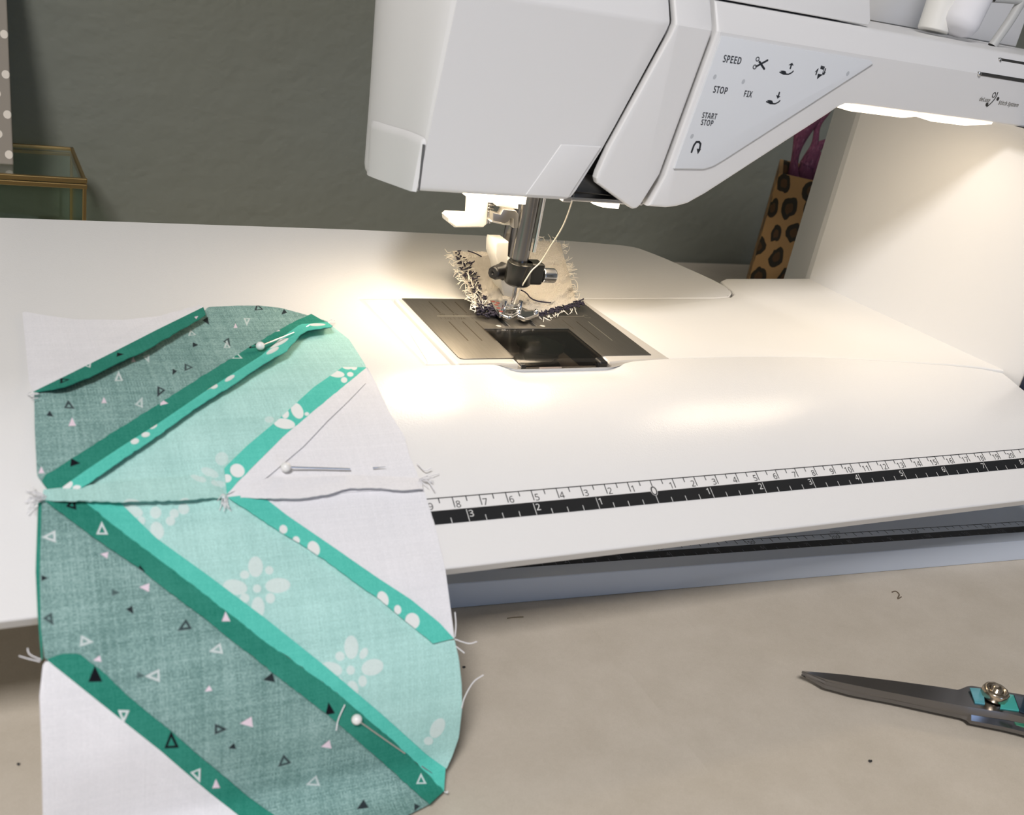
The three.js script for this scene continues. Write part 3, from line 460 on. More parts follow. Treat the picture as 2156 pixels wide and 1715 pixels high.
  part(machine, 'spring_pin', merge([bar([sc.x, sc.y - 6, -22], [sc.x, 62, -22], 1.2, 14), bar([sc.x, sc.y - 6, -22], [sc.x, sc.y - 1, -22], 2.2, 16)]), M.steel);
  part(machine, 'threader_hook', slab([[1035, 445], [1051, 449], [1057, 438], [1083, 441], [1089, 449], [1088, 478], [1078, 478], [1078, 459], [1073, 457], [1066, 466], [1059, 468], [1035, 463]].map((p) => L(p, -12)).reverse(), -14.5, -10.5, 0.4), M.brushed, 'bent steel threader hook');
  part(machine, 'threader_body', merge([slab([[1044, 400], [1092, 400], [1090, 440], [1062, 437], [1045, 433]].map((p) => L(p, -16)).reverse(), -24, -15, 0.8), slab([[1034, 467], [1060, 473], [1076, 474], [1076, 459], [1068, 458], [1060, 470], [1036, 464]].map((p) => L(p, -15)).reverse(), -22, -14.6, 0.3)]), M.whitePlastic, 'white threader body');
  part(machine, 'thread_guide', merge([box(-13.5, 24, 64.2, 65.8, 36, 43, 0.5), box(-13.8, -10, 63.8, 66, 40, 43.6, 0.4)]), M.steel, 'flat steel thread guide at the end of the slot');
}

// ───────────── spool and things on the arm ─────────────
{
  const a = V(...onZ([2000, 30], -20).toArray()), dir = [0.25, 0.9, 0.35];
  const s = thing('thread_spool', 'large white thread spool standing on top of the machine arm', 'thread spool', [a.x, 145, -20]);
  const c = onZ([2012, 62], -5);
  part(s, 'thread_winding', lathe([[0, 0], [5, 0.4], [8.4, 2.4], [9.6, 6], [9.4, 34], [8.6, 50], [0, 50]], [c.x, c.y - 1.5, c.z], [0.42, 0.85, -0.2], 40), M.white);
  part(s, 'spool_cap', lathe([[0, 0], [7, 0], [7.6, 1], [7, 60], [0, 60]], [onZ([1972, 40], -14).x, 146.2, -14], [0.1, 0.98, -0.1], 32), M.whitePlastic);
  const b = thing('thread_guide_arm', 'pale grey bracket standing beside the spool on the machine arm', 'bracket', [c.x + 22, 145, -10]);
  const A = onZ([2110, 62], -10), B = onZ([2150, 5], -10), C = onZ([2090, 2], -10);
  part(b, 'post', tube([[A.x - 3, 144.6, -10], [A.x + 3, A.y + 4, -10], [B.x, B.y, -10], [B.x + 6, B.y + 14, -10]], 2.4, 24, 12), std([0.5, 0.5, 0.48], 0.5));
  part(b, 'crossbar', tube([[C.x, C.y + 1, -10], [B.x, B.y + 0.5, -10], [B.x + 14, B.y, -10]], 1.8, 12, 10), std([0.5, 0.5, 0.48], 0.5));
}

// ───────────── thread to the needle ─────────────
{
  const P = [[1208, 408, 40], [1203, 428, 36], [1183, 480, 22], [1160, 517, 14], [1137, 553, 10], [1120, 569, 9.5], [1110, 584, 9], [1102, 597, 8], [1093, 614, 4], [1085, 632, 3], [1080, 650, 2.6], [1077, 659, 2.6], [1071, 667, 3.5]].map(([x, y, z]) => onZ([x, y], z));
  const t = thing('needle_thread', 'cream sewing thread running from the thread guide down to the needle', 'thread', P[P.length - 1].toArray());
  part(t, 'strand', tube(P, 0.32, 60, 6), M.thread);
}

// ───────────── cloth ─────────────
// the quilt lies on the table, follows its slope and hangs over its edge to the desk
const DRAPE = section([[55, 0], [125.5, SLOPE], [148.5, SLOPE], [196, 1.47], [209, 1.5], [225, 0.0], [400, 0.0]]);
const QX0 = -245, QX1 = -60, QS0 = -40, QS1 = 235, QK = 7;
const quv = (x, s) => [(x - QX0) / (QX1 - QX0), 1 - (s - QS0) / (QS1 - QS0)];
const waves = (px, py) => 0.55 * noise2(px / 130, py / 130, 11) + 0.25 * noise2(px / 52, py / 52, 12);
function ribbon(A, B, h, opts = {}) {
  const a = along(A), b = along(B), n = Math.max(8, Math.round(Math.max(a.total, b.total) / (opts.fine ?? 9))), m = opts.m ?? Math.max(3, Math.round(30));
  const top = [], low = [], uvs = [], jag = opts.jag ?? 0;
  for (let i = 0; i <= n; i++) {
    const p = a.at(i / n), q = b.at(i / n), r = [], l = [], u = [];
    for (let j = 0; j <= m; j++) {
      const v = j / m, px = lerp(p[0], q[0], v) + (j === m ? jag * (hash2(i, 3, A.length) - 0.5) : 0), py = lerp(p[1], q[1], v) + (j === m ? jag * (hash2(i, 5, A.length) - 0.5) : 0);
      const k = 0.5 + waves(px, py) + h(i / n, v, px, py), d = meet(DRAPE, px, py, k) ?? { x: 0, s: 0 };
      r.push(surf(DRAPE, d.x, d.s, k)); l.push(surf(DRAPE, d.x, d.s, k - 0.32)); u.push(quv(d.x, d.s));
    }
    top.push(r); low.push(l); uvs.push(u);
  }
  const skirt = (pick) => { const P = [], Q = [], U = []; for (const [i, j] of pick) { P.push(top[i][j]); Q.push(low[i][j]); U.push(uvs[i][j]); } return grid([P, Q], [U, U]); };
  const R = [...Array(n + 1).keys()], C = [...Array(m + 1).keys()];
  return merge([grid(top, uvs), grid(low, uvs, true), skirt(R.map((i) => [i, 0])), skirt(R.map((i) => [i, m])), skirt(C.map((j) => [0, j])), skirt(C.map((j) => [n, j]))]);
}
// printed cotton: weave drawn thread by thread in cloth millimetres, then the print
function cloth(base, contrast, slub, marks, seed) {
  const w = Math.round((QX1 - QX0) * QK), h = Math.round((QS1 - QS0) * QK);
  const map = canvasTexture(w, h, (c) => {
    const im = c.createImageData(w, h), col = [], row = [];
    for (let x = 0; x < w; x++) col.push(hash2(Math.floor(x / 3.2), 1, seed) * 0.7 + 0.3 * hash2(Math.floor(x / 14), 2, seed));
    for (let y = 0; y < h; y++) row.push(hash2(Math.floor(y / 3.2), 7, seed) * 0.7 + 0.3 * hash2(Math.floor(y / 18), 8, seed));
    for (let y = 0; y < h; y++) for (let x = 0; x < w; x++) {
      const cx = Math.floor(x / 3.2), cy = Math.floor(y / 3.2), over = (cx + cy) & 1, fx = x / 3.2 - cx, fy = y / 3.2 - cy, e = over ? Math.abs(fx - 0.5) : Math.abs(fy - 0.5);
      const g = (over ? col[x] : row[y]) - 0.5, cell = hash2(cx, cy, seed + 3) - 0.5, blot = noise2(x / 60, y / 60, seed) - 0.5;
      const d = contrast * (1.1 * g + 0.8 * cell - 0.55 * (e - 0.2)) + slub * blot, i = (y * w + x) * 4;
      im.data[i] = base[0] + d; im.data[i + 1] = base[1] + d * 0.95; im.data[i + 2] = base[2] + d * 0.95; im.data[i + 3] = 255;
    }
    c.putImageData(im, 0, 0);
    const T = (px, py, hh = 1) => { const d = meet(DRAPE, px, py, hh) ?? { x: 0, s: 0 }; return [(d.x - QX0) * QK, (d.s - QS0) * QK]; };
    marks?.(c, T);
  });
  return new THREE.MeshPhysicalMaterial({ map, roughness: 0.92, specularIntensity: 0.25, sheen: 0.15, sheenRoughness: 0.6, bumpMap: map, bumpScale: 0.00018 });
}
// small printed triangles: [x, y, size, turn, kind, alpha]
const tri = (c, T, [px, py, s, turn, kind, alpha = 1, high = 1]) => {
  const pts = [0, 1, 2].map((k) => { const a = turn + k * 2.0944, r = s * (k === 0 ? 1.25 : 0.85); return T(px + r * Math.cos(a), py + r * Math.sin(a), high); });
  c.globalAlpha = alpha; c.beginPath(); pts.forEach((p, i) => (i ? c.lineTo(...p) : c.moveTo(...p))); c.closePath(); c.lineJoin = 'miter';
  const colour = { k: '#15161c', p: '#e6d3dd', w: '#d9dedd' }[kind[0]];
  if (kind[1] === 'o') { c.strokeStyle = colour; c.lineWidth = 0.62 * QK; c.stroke(); } else { c.fillStyle = colour; c.fill(); }
  c.globalAlpha = 1;
};
const petal = (c, T, [px, py, rx, ry, turn = 0, high = 1], colour, alpha = 1) => { c.globalAlpha = alpha; c.fillStyle = colour; c.beginPath(); for (let i = 0; i < 20; i++) { const a = i / 20 * 6.2832, x = rx * Math.cos(a), y = ry * Math.sin(a), q = T(px + x * Math.cos(turn) - y * Math.sin(turn), py + x * Math.sin(turn) + y * Math.cos(turn), high); i ? c.lineTo(...q) : c.moveTo(...q); } c.closePath(); c.fill(); c.globalAlpha = 1; };
const GREY = cloth([129, 161, 156], 38, 13, (c, T) => [
  [104, 871, 8, 0.6, 'kf', .75], [409, 725, 7, 0, 'kf', .8], [367, 781, 7, 2, 'kf', .8], [434, 673, 9, 1, 'kf', .75], [599, 656, 7, 2.4, 'kf', .8], [144, 854, 9, 0.5, 'ko', .6], [394, 772, 8, 0, 'ko', .6], [338, 821, 9, 2, 'ko', .7], [478, 717, 7, 1, 'ko', .6], [543, 648, 8, 0.3, 'ko', .7],
  [250, 798, 9, -1.6, 'wo', .8], [294, 850, 9, -1.2, 'wo', .7], [403, 701, 7, 0.3, 'wo', .7], [309, 752, 7, 1.2, 'wo', .7], [478, 727, 7, -1.6, 'wo', .7], [520, 673, 7, 1.6, 'wo', .7], [152, 892, 11, -1.6, 'pf'], [219, 845, 8, -1.6, 'pf', .9], [281, 760, 7, -1.6, 'pf', .9], [496, 687, 6, -1.6, 'pf', .9], [87, 992, 9, -1.6, 'pf'],
  [109, 1129, 13, 3.1, 'wo', .9], [223, 1167, 10, 3.3, 'pf'], [309, 1235, 13, 3.2, 'pf'], [240, 1246, 10, 0, 'kf', .4], [274.5, 1281, 10, 1, 'kf', .8], [392, 1316, 12, 2.6, 'ko', .6], [177, 1349, 12, 0.1, 'wo', .8], [460, 1366, 12, 2.9, 'wo', .8], [208, 1387, 10, 2.9, 'pf'], [91, 1216, 8, 0, 'kf', .85], [103, 1300, 10, 1, 'ko', .5],
  [293, 1421, 10, 0.2, 'kf', .35], [328, 1422, 14, 3.1, 'wo', .85], [441, 1450, 9, 2.6, 'pf'], [525, 1521, 16, 3.0, 'pf'], [460, 1536, 11, 0, 'ko', .65], [492, 1573, 9, 2.8, 'kf', .8], [571, 1427, 14, 2.9, 'kf', .8], [600, 1602, 12, 2.4, 'ko', .6], [691, 1568, 13, 2.9, 'pf'], [663, 1645, 13, 2.8, 'wo', .8], [766, 1694, 14, 2.6, 'kf', .75], [877, 1697, 9, 2, 'kf', .7],
].forEach((t) => tri(c, T, t)), 1);
const TEAL = cloth([50, 133, 115], 12, 8, (c, T) => [
  [250, 748, 9, 0.1, 'kf', 1, 2.4], [186, 767, 8, 3.3, 'wo', .9, 2.2], [133, 803, 9, 0, 'ko', 1, 2.2], [413, 672, 6, 1.6, 'pf', 1, 2.2], [342, 849, 10, 0.15, 'pf'], [154, 977, 12, 0.1, 'kf'], [497, 750, 10, 0.4, 'wo', .9], [578, 696, 10, 0.3, 'pf'], [618, 671, 6, 0.4, 'pf'], [532, 728, 9, 0.3, 'ko'], [432, 777, 3, 0, 'kf'],
  [151, 1068, 11, -1.3, 'ko'], [214, 1122, 13, -1.6, 'wo'], [296, 1205, 10, -1.8, 'kf'], [474, 1304, 13, -1.6, 'pf'], [691, 1492, 14, -1.7, 'kf'], [884, 1645, 12, -1.6, 'wo', .9],
  [200, 1426, 20, -1.6, 'kf'], [260, 1501, 12, 1.6, 'wo'], [361, 1565, 16, -1.6, 'ko'], [414, 1627, 12, 1.2, 'wo'], [455, 1653, 12, -1.6, 'pf'],
].forEach((t) => tri(c, T, t)), 2);
const PALE = cloth([174, 216, 209], 16, 10, (c, T) => {
  const W = '#e6e6e4';
  for (const f of [[538, 1193, 16, 22], [585, 1232, 27, 16, -.1], [495, 1236, 26, 16, .2], [543, 1279, 14, 23], [567, 1200, 9, 9], [515, 1210, 10, 9], [569, 1259, 10, 11], [515, 1259, 10, 10], [541, 1239, 9, 9], [740, 1362, 15, 25], [784, 1404, 24, 17, -.3], [697, 1408, 24, 15, .2], [741, 1452, 13, 20], [716, 1381, 10, 10], [766, 1375, 8, 13, .5], [763, 1433, 9, 12], [713, 1434, 9, 9], [738, 1410, 9, 10], [921, 1532, 14, 23, .5], [902, 1559, 10, 9], [280, 1075, 22, 12, .3], [328, 1078, 12, 13], [298, 1095, 8, 9], [359, 1096, 10, 10], [331, 1116, 14, 19, -.3], [367, 1080, 10, 10], [387, 1070, 12, 12]]) petal(c, T, f, W, 0.62);
  for (const f of [[467, 965, 14, 14], [442, 994, 20, 9, .4], [459, 1019, 16, 8], [417, 1009, 18, 8, .5], [567, 883, 10, 7]]) petal(c, T, f, W, 0.45);
}, 3);
const AQUA = cloth([93, 199, 182], 10, 6, (c, T) => {
  const W = '#e6e9e6';
  for (const f of [[284, 927, 9, 8, 0, 2.6], [307, 913, 9, 7, 0, 2.6], [323, 893, 9, 6, -.5, 2.6], [268, 919, 14, 5, -.4, 2.6], [303, 897, 12, 5, -.4, 2.6], [434, 812, 14, 6, -.3, 2.6], [461, 794, 12, 5, -.4, 2.6], [484, 794, 12, 6, -.6, 2.6], [451, 810, 8, 7, 0, 2.6], [584, 721, 24, 8, -.25, 2.6], [574, 739, 14, 7, -.4, 2.6], [668, 685, 17, 7, .1, 2.6], [142, 1027, 12, 8, -.6], [161, 1032, 9, 5],
    [730, 772, 13, 9, .2], [745, 776, 7, 6], [708, 791, 17, 7, .1], [737, 791, 7, 5], [724, 803, 7, 6], [625, 868, 12, 18, -.5], [600, 875, 8, 9], [598, 895, 23, 11, .15], [645, 875, 5, 4], [499, 993, 16, 14, .5], [477, 1009, 10, 9],
    [595, 1117, 9, 10], [622, 1140, 8, 9], [659, 1157, 13, 17, -.3], [804, 1262, 12, 17, -.3], [835, 1284, 8, 10], [866, 1307, 16, 17]]) petal(c, T, f, W);
}, 4);
const COTTON = cloth([228, 227, 229], 7, 3, null, 5);
const quilt = thing('quilt_block', 'pieced chevron quilt block in teal, aqua and white hanging over the table edge', 'quilt block', [-160, -60, 120]);
{
  const flat = (k) => () => k, lift = (a, b, e = 1.5) => (u, v) => lerp(a, b, Math.pow(v, e)) ;
  const B_up = [[70, 824], [150, 785], [240, 740], [330, 694], [428, 646]], B_low = [[76, 825], [131, 815], [185, 795], [245, 765], [310, 735], [370, 700], [405, 680], [433, 662]];
  const D_up = [[88, 1012], [95, 1000], [190, 940], [330, 852], [460, 770], [590, 692], [630, 672], [655, 660]], E_up = [[100, 1048], [130, 1026], [180, 990], [255, 940], [330, 893], [440, 818], [550, 748], [600, 705], [632, 682], [690, 678]], E_low = [[118, 1052], [150, 1040], [186, 1018], [260, 965], [335, 915], [410, 860], [480, 816], [560, 762], [605, 737], [628, 708], [645, 695], [700, 686]];
  const G_up = [[478, 1037], [475, 1010], [472, 985], [520, 938], [580, 888], [660, 815], [722, 772]], G_low = [[478, 1040], [500, 1015], [540, 975], [600, 915], [690, 840], [772, 773]];
  const J_low = [[95, 1054], [190, 1125], [300, 1200], [330, 1226], [430, 1300], [500, 1356], [600, 1436], [700, 1512], [800, 1600], [870, 1662], [905, 1691]], J_up = [[172, 1050], [240, 1106], [300, 1150], [430, 1250], [560, 1350], [700, 1450], [830, 1560], [935, 1664]];
  const K_up = [[243, 1048], [330, 1133], [440, 1212], [560, 1302], [690, 1406], [800, 1500], [900, 1590], [938, 1616]];
  const M_low = [[480, 1046], [572, 1107], [633, 1144], [693, 1184], [751, 1228], [797, 1259], [851, 1304], [912, 1354]], M_up = [[545, 1038], [604, 1084], [696, 1147], [791, 1213], [866, 1262], [926, 1311], [956, 1344]];
  const P_up = [[100, 1386], [130, 1376], [166, 1375], [221, 1417], [260, 1456], [312, 1500], [364, 1542], [416, 1588], [467, 1630], [519, 1674], [580, 1717], [690, 1800]], P_low = [[100, 1390], [146, 1427], [221, 1487], [286, 1539], [338, 1580], [390, 1625], [442, 1669], [501, 1715], [600, 1800]];
  // panels
  part(quilt, 'patch', ribbon(B_up, [[61, 800], [47, 655], [100, 664], [160, 672], [260, 673], [345, 664], [425, 643]], flat(0)), COTTON, 'white corner patch');
  part(quilt, 'patch', ribbon([[74, 826], [131, 812], [240, 762], [370, 696], [430, 656], [437, 646], [500, 643], [548, 643], [592, 648], [640, 661], [690, 676]], [[72, 832], [73, 900], [78, 1000], [100, 1030], [260, 930], [440, 810], [590, 708], [690, 679]], flat(0.05)), GREY, 'grey patch with small triangles');
  part(quilt, 'patch', ribbon([[702, 688], [640, 692], [600, 712], [480, 800], [330, 900], [186, 1000], [110, 1046]], [[735, 714], [752, 740], [772, 772], [690, 840], [600, 915], [500, 1015], [478, 1046], [300, 1054], [125, 1056]], flat(0.1)), PALE, 'pale aqua patch');
  part(quilt, 'patch', ribbon(G_low, [[478, 1050], [640, 1050], [730, 1036], [889, 1026], [876, 990], [862, 960], [852, 918], [820, 868], [790, 803], [774, 774]], (u, v) => 0.15 + 0.7 * v * u), COTTON, 'white patch with a ridge along its seam');
  part(quilt, 'patch', ribbon(J_low, [[88, 1050], [84, 1200], [86, 1320], [94, 1388], ...P_up.slice(1)], flat(-0.1)), GREY, 'large grey patch with small triangles');
  part(quilt, 'patch', ribbon(K_up, [[470, 1036], ...M_low.slice(1), [957, 1346], [966, 1385], [972, 1440], [973, 1490], [966, 1552], [952, 1592], [940, 1618]], flat(0.05)), PALE, 'pale aqua patch with white flowers');
  part(quilt, 'patch', ribbon(M_up, [[640, 1030], [800, 1022], [889, 1022], [905, 1070], [920, 1122], [938, 1200], [950, 1290], [957, 1344]], flat(0.0)), COTTON, 'white patch beside the ruler');
  part(quilt, 'patch', ribbon([[96, 1391], ...P_low.slice(1)], [[90, 1400], [83, 1465], [87, 1560], [90, 1715], [92, 1800], [300, 1802], [590, 1802]], flat(-0.1)), COTTON, 'white patch hanging at the lower left');
  part(quilt, 'patch_edge', ribbon([[90, 1056], [84, 1200], [87, 1300], [90, 1388]], [[80, 1058], [75, 1200], [79, 1290], [87, 1390]], flat(-0.35), { m: 3 }), TEAL, 'dark teal under layer at the left edge');
  // seam allowances
  part(quilt, 'seam_allowance', ribbon(B_up, [[66, 802], [150, 757], [250, 707], [340, 664], [420, 641]], lift(0.9, 0.4), { m: 6, jag: 2 }), COTTON);
  part(quilt, 'seam_allowance', ribbon(B_up, B_low, (u, v) => 0.9 + 2.4 * Math.pow(v, 1.3) * smooth(0, 0.15, u), { m: 8, jag: 2 }), TEAL);
  part(quilt, 'seam_allowance', ribbon(E_low, D_up, (u, v) => 0.8 - 0.2 * v, { m: 10, jag: 2 }), TEAL);
  part(quilt, 'seam_allowance', ribbon(E_up, E_low, (u, v) => 1.1 + (1.6 + 1.6 * smooth(0.5, 0.9, u)) * Math.pow(v, 1.2) * smooth(0.02, 0.2, u), { m: 10, jag: 2 }), AQUA);
  part(quilt, 'seam_allowance', ribbon(G_up, G_low, flat(0.8), { m: 8, jag: 1.5 }), AQUA);
  part(quilt, 'seam_allowance', ribbon(G_low, [[560, 1006], [600, 972], [640, 938], [690, 885], [735, 842], [770, 806]], (u, v) => 0.75 + 0.15 * v, { m: 8 }), COTTON);
  part(quilt, 'seam_allowance', ribbon(J_up, J_low, (u, v) => 0.8 + 0.9 * v, { m: 8, jag: 2 }), TEAL);
  part(quilt, 'seam_allowance', ribbon(K_up, J_up, (u, v) => 0.4 + 0.75 * v, { m: 8, jag: 3 }), AQUA);
  part(quilt, 'seam_allowance', ribbon(M_up, M_low, (u, v) => 0.5 + 0.8 * v, { m: 8, jag: 1.5 }), AQUA);
  part(quilt, 'seam_allowance', ribbon(P_low, P_up, (u, v) => 0.35 - 0.15 * v, { m: 8, jag: 1 }), TEAL);
  part(quilt, 'seam_allowance', ribbon(P_low, [[92, 1452], [150, 1492], [220, 1545], [290, 1596], [360, 1652], [430, 1712], [540, 1800]], flat(0.35), { m: 8 }), COTTON);
  // centre seam, its allowance standing up a little
  part(quilt, 'centre_seam', ribbon([[92, 1030], [130, 1026], [250, 1014], [380, 1004], [446, 1002], [477, 1042]], [[88, 1052], [130, 1053], [250, 1056], [380, 1052], [475, 1046]], (u, v) => 0.9 + 2.4 * v * smooth(0, 0.1, u) * (0.4 + 0.6 * smooth(0, 0.2, 1 - u)), { m: 8, jag: 3 }), PALE);
  part(quilt, 'centre_seam', ribbon([[480, 1043], [520, 1018], [570, 1004], [640, 1004], [730, 1000], [800, 1002], [888, 1006]], [[478, 1046], [560, 1049], [640, 1048], [690, 1040], [735, 1027], [800, 1027], [850, 1032], [890, 1028]], (u, v) => 0.8 + 1.7 * v * smooth(0, 0.3, u), { m: 8, jag: 2 }), COTTON);
  // frayed thread ends: [points px, height above the cloth]
  const fray = (pts, h0, h1, r = 0.17, mat = M.white) => tube(pts.map(([x, y], i) => { const k = lerp(h0, h1, i / (pts.length - 1)), d = meet(DRAPE, x, y, k); return surf(DRAPE, d.x, d.s, k); }), r, pts.length * 8, 5);
  const R = rng(5), burst = (cx, cy, n, len, a0, a1, h) => { const out = []; for (let i = 0; i < n; i++) { const a = lerp(a0, a1, R()), l = len * (0.4 + 0.6 * R()), b = (R() - 0.5) * 0.7, x = cx + (R() - 0.5) * 14, y = cy + (R() - 0.5) * 12; out.push(fray([[x, y], [x + Math.cos(a) * l * 0.5, y + Math.sin(a) * l * 0.5], [x + Math.cos(a + b) * l, y + Math.sin(a + b) * l]], 2 + R(), h * R() + 1, 0.13)); } return out; };
  part(quilt, 'frayed_threads', merge([...burst(92, 1046, 16, 48, 2.5, 3.9, 4), ...burst(78, 832, 6, 26, 2.9, 3.5, 2)]), M.white, 'frayed white threads at the left end of the centre seam').userData.kind = 'stuff';
  part(quilt, 'frayed_threads', merge([...burst(470, 1044, 10, 40, 1.0, 2.2, 3), ...burst(690, 682, 8, 18, -1.4, 0.2, 3), ...burst(886, 1010, 7, 42, -0.6, 0.9, 3)]), M.white, 'frayed white threads at the seam crossings').userData.kind = 'stuff';
  const ends = [[[86, 1388], [62, 1376], [58, 1364]], [[84, 1392], [52, 1384], [40, 1380]], [[958, 1345], [978, 1352], [990, 1354], [1004, 1350]], [[958, 1340], [960, 1315], [958, 1288]], [[960, 1360], [978, 1374]], [[972, 1490], [978, 1468], [998, 1434], [1018, 1420]], [[708, 1537], [712, 1515], [726, 1483]], [[878, 975], [895, 990], [908, 985]], [[880, 1010], [900, 1012], [915, 1032]], [[936, 1666], [942, 1668], [942, 1664]]];
  for (const e of ends) part(quilt, 'thread_end', fray(e, e[0][0] === 708 ? 3.2 : 1.6, e[0][0] === 708 ? 3 : 2.6, 0.2), M.white);
}
// pins
function pin(label, head, tip, h0, h1, again) {
  const P = (p, h) => { const d = meet(DRAPE, p[0], p[1], h); return surf(DRAPE, d.x, d.s, h); };
  const a = P(head, h0), b = P(tip, h1), t = thing('sewing_pin', label, 'pin', a.toArray());
  const s = [bar(a.toArray(), b.toArray(), 0.33, 10)];
  if (again) s.push(bar(P(again[0], h1 - 0.4).toArray(), P(again[1], h1 + 0.3).toArray(), 0.3, 10, 0.08));
  part(t, 'shaft', merge(s), M.chrome);
  const g = new THREE.SphereGeometry(1.6, 28, 20); g.translate(...a.toArray()); part(t, 'pin_head', g, phys([0.82, 0.81, 0.78], 0.18));
}
pin('pearl headed pin on the upper dark teal seam strip, its shaft pointing up right', [548, 728], [618, 700], 3.6, 4.2, [[646, 687], [652, 684]]);
pin('pearl headed pin on the lower aqua seam strip near the hanging corner', [751, 1514], [852, 1585], 3.4, 2.3, [[887, 1612], [910, 1627]]);
pin('pin with a white head lying across the white patch left of the ruler', [602, 983], [737, 987], 3.4, 2.6, [[785, 985], [812, 982]]);

// scrap under the presser foot
{
  const rise = (px, py, k = 0) => { const n = V(0, 1, 0.26).normalize(); return onPlane(px, py, n, n.dot(V(0, 1.2 + k, 4))); };
  const scrap = thing('fabric_scrap', 'frayed cream fabric scrap with dark zigzag stitching under the presser foot', 'fabric scrap', [0, 1, -10]);
  const sheet = (A, B, k, n = 60, m = 40) => { const a = along(A), b = along(B), T = [], L = []; for (let i = 0; i <= n; i++) { const p = a.at(i / n), q = b.at(i / n), r = [], l = []; for (let j = 0; j <= m; j++) { const e = (i % n && j % m) ? 0 : 2.4 * (hash2(i, j, 31) - 0.5), x = lerp(p[0], q[0], j / m) + e, y = lerp(p[1], q[1], j / m) + e, w = 2.2 * (noise2(x / 20, y / 14, 21) - 0.5) + 1.1 * (noise2(x / 8, y / 6, 22) - 0.5) + 0.5 * (noise2(x / 4, y / 3, 23) - 0.5); r.push(rise(x, y, k + w)); l.push(rise(x, y, k + w - 0.4)); } T.push(r); L.push(l); } return merge([grid(T, null), grid(L, null, true), grid([T[0], L[0]], null), grid([T[n], L[n]], null), grid([T.map((r) => r[0]), L.map((r) => r[0])], null), grid([T.map((r) => r[m]), L.map((r) => r[m])], null)]); };
  const creamM = std([0.66, 0.61, 0.53], 0.95, { bumpMap: tiled(FINE, 2), bumpScale: 0.0008, side: THREE.DoubleSide });
  part(scrap, 'cloth', sheet([[952, 528], [1002, 529], [1060, 530], [1108, 512], [1144, 505], [1180, 511]], [[1006, 650], [1040, 660], [1085, 664], [1130, 662], [1180, 646], [1214, 634]], 0), creamM);
  part(scrap, 'cloth', sheet([[984, 545], [1030, 536], [1050, 540]], [[1014, 640], [1050, 652], [1060, 645]], 1), creamM, 'upper layer of the scrap');
  const R = rng(77), dark = std([0.022, 0.018, 0.034], 0.9), T3 = (l, r) => tube(l.map(([x, y, k]) => rise(x, y, k)), r, 8, 5);
  const stitch = []; for (let i = 0; i < 92; i++) { const f = R(), w = R(), x = lerp(956, 1008, f) + w * 26 + (f < .2 ? -2 : 0), y = lerp(530, 648, f) + (R() - .5) * 10, dx = (R() - .5) * 16, dy = (R() - .5) * 12; stitch.push(T3([[x, y, 1.6], [x + dx / 2 + 2, y + dy / 2, 2.4], [x + dx, y + dy, 1.6]], 0.3)); }
  for (let i = 0; i < 70; i++) { const f = R(), x = lerp(1128, 1222, f), y = lerp(662, 636, f) + (R() - .5) * 10; stitch.push(T3([[x, y, 1.4], [x + 4 + R() * 5, y - 4 + R() * 8, 2.4], [x + 8, y + (R() - .5) * 9, 1.4]], 0.3)); }
  for (let i = 0; i < 46; i++) { const x = 1008 + R() * 36, y = 645 + R() * 18; stitch.push(T3([[x, y, 1], [x + (R() - .5) * 12, y + (R() - .5) * 8, 2.6], [x + (R() - .5) * 18, y + (R() - .5) * 10, 1]], 0.42)); }
  stitch.push(T3([[1096, 610, 1.8], [1108, 616, 2], [1118, 628, 2], [1134, 634, 2], [1160, 637, 2]], 0.32), T3([[985, 528, 1.4], [1000, 533, 2], [1014, 540, 1.6]], 0.3));
  part(scrap, 'zigzag_stitching', merge(stitch), dark, 'dark thread stitching along two edges').userData.kind = 'stuff';
  const fr = []; for (let i = 0; i < 150; i++) { const e = R(); let x, y, a; if (e < .45) { const f = R(); x = lerp(950, 1010, f); y = lerp(530, 652, f); a = 2.6 + R() * 1.1; } else if (e < .75) { const f = R(); x = lerp(1182, 1212, f); y = lerp(512, 634, f); a = -0.6 + R() * 1; } else if (e < .9) { const f = R(); x = lerp(1125, 1220, f); y = lerp(664, 640, f); a = 0.4 + R() * 1.4; } else { x = 1110 + R() * 70; y = 512 - R() * 3; a = -1.2 - R() * .8; } const l = 7 + R() * 13, b = (R() - .5) * 1.4; fr.push(T3([[x, y, 1], [x + Math.cos(a) * l / 2, y + Math.sin(a) * l / 2, 1.4], [x + Math.cos(a + b) * l, y + Math.sin(a + b) * l, 0.6 + R()]], 0.16)); }
  for (let i = 0; i < 40; i++) { const f = R(), x = lerp(962, 1012, f) + R() * 14, y = lerp(535, 650, f), a = R() * 6.28, l = 8 + R() * 8; fr.push(T3([[x, y, 2], [x + Math.cos(a) * l / 2, y + Math.sin(a) * l / 2, 3.2], [x + Math.cos(a) * l, y + Math.sin(a) * l, 2]], 0.2)); }
  fr.push(T3([[1132, 658, 1.5], [1145, 668, 1], [1168, 680, 0.4]], 0.3), T3([[1110, 664, 1], [1104, 675, 1], [1104, 684, .4]], 0.25), T3([[1116, 672, 1], [1126, 680, .5]], 0.25));
  part(scrap, 'frayed_threads', merge(fr), std([0.72, 0.68, 0.6], 0.9)).userData.kind = 'stuff';
}

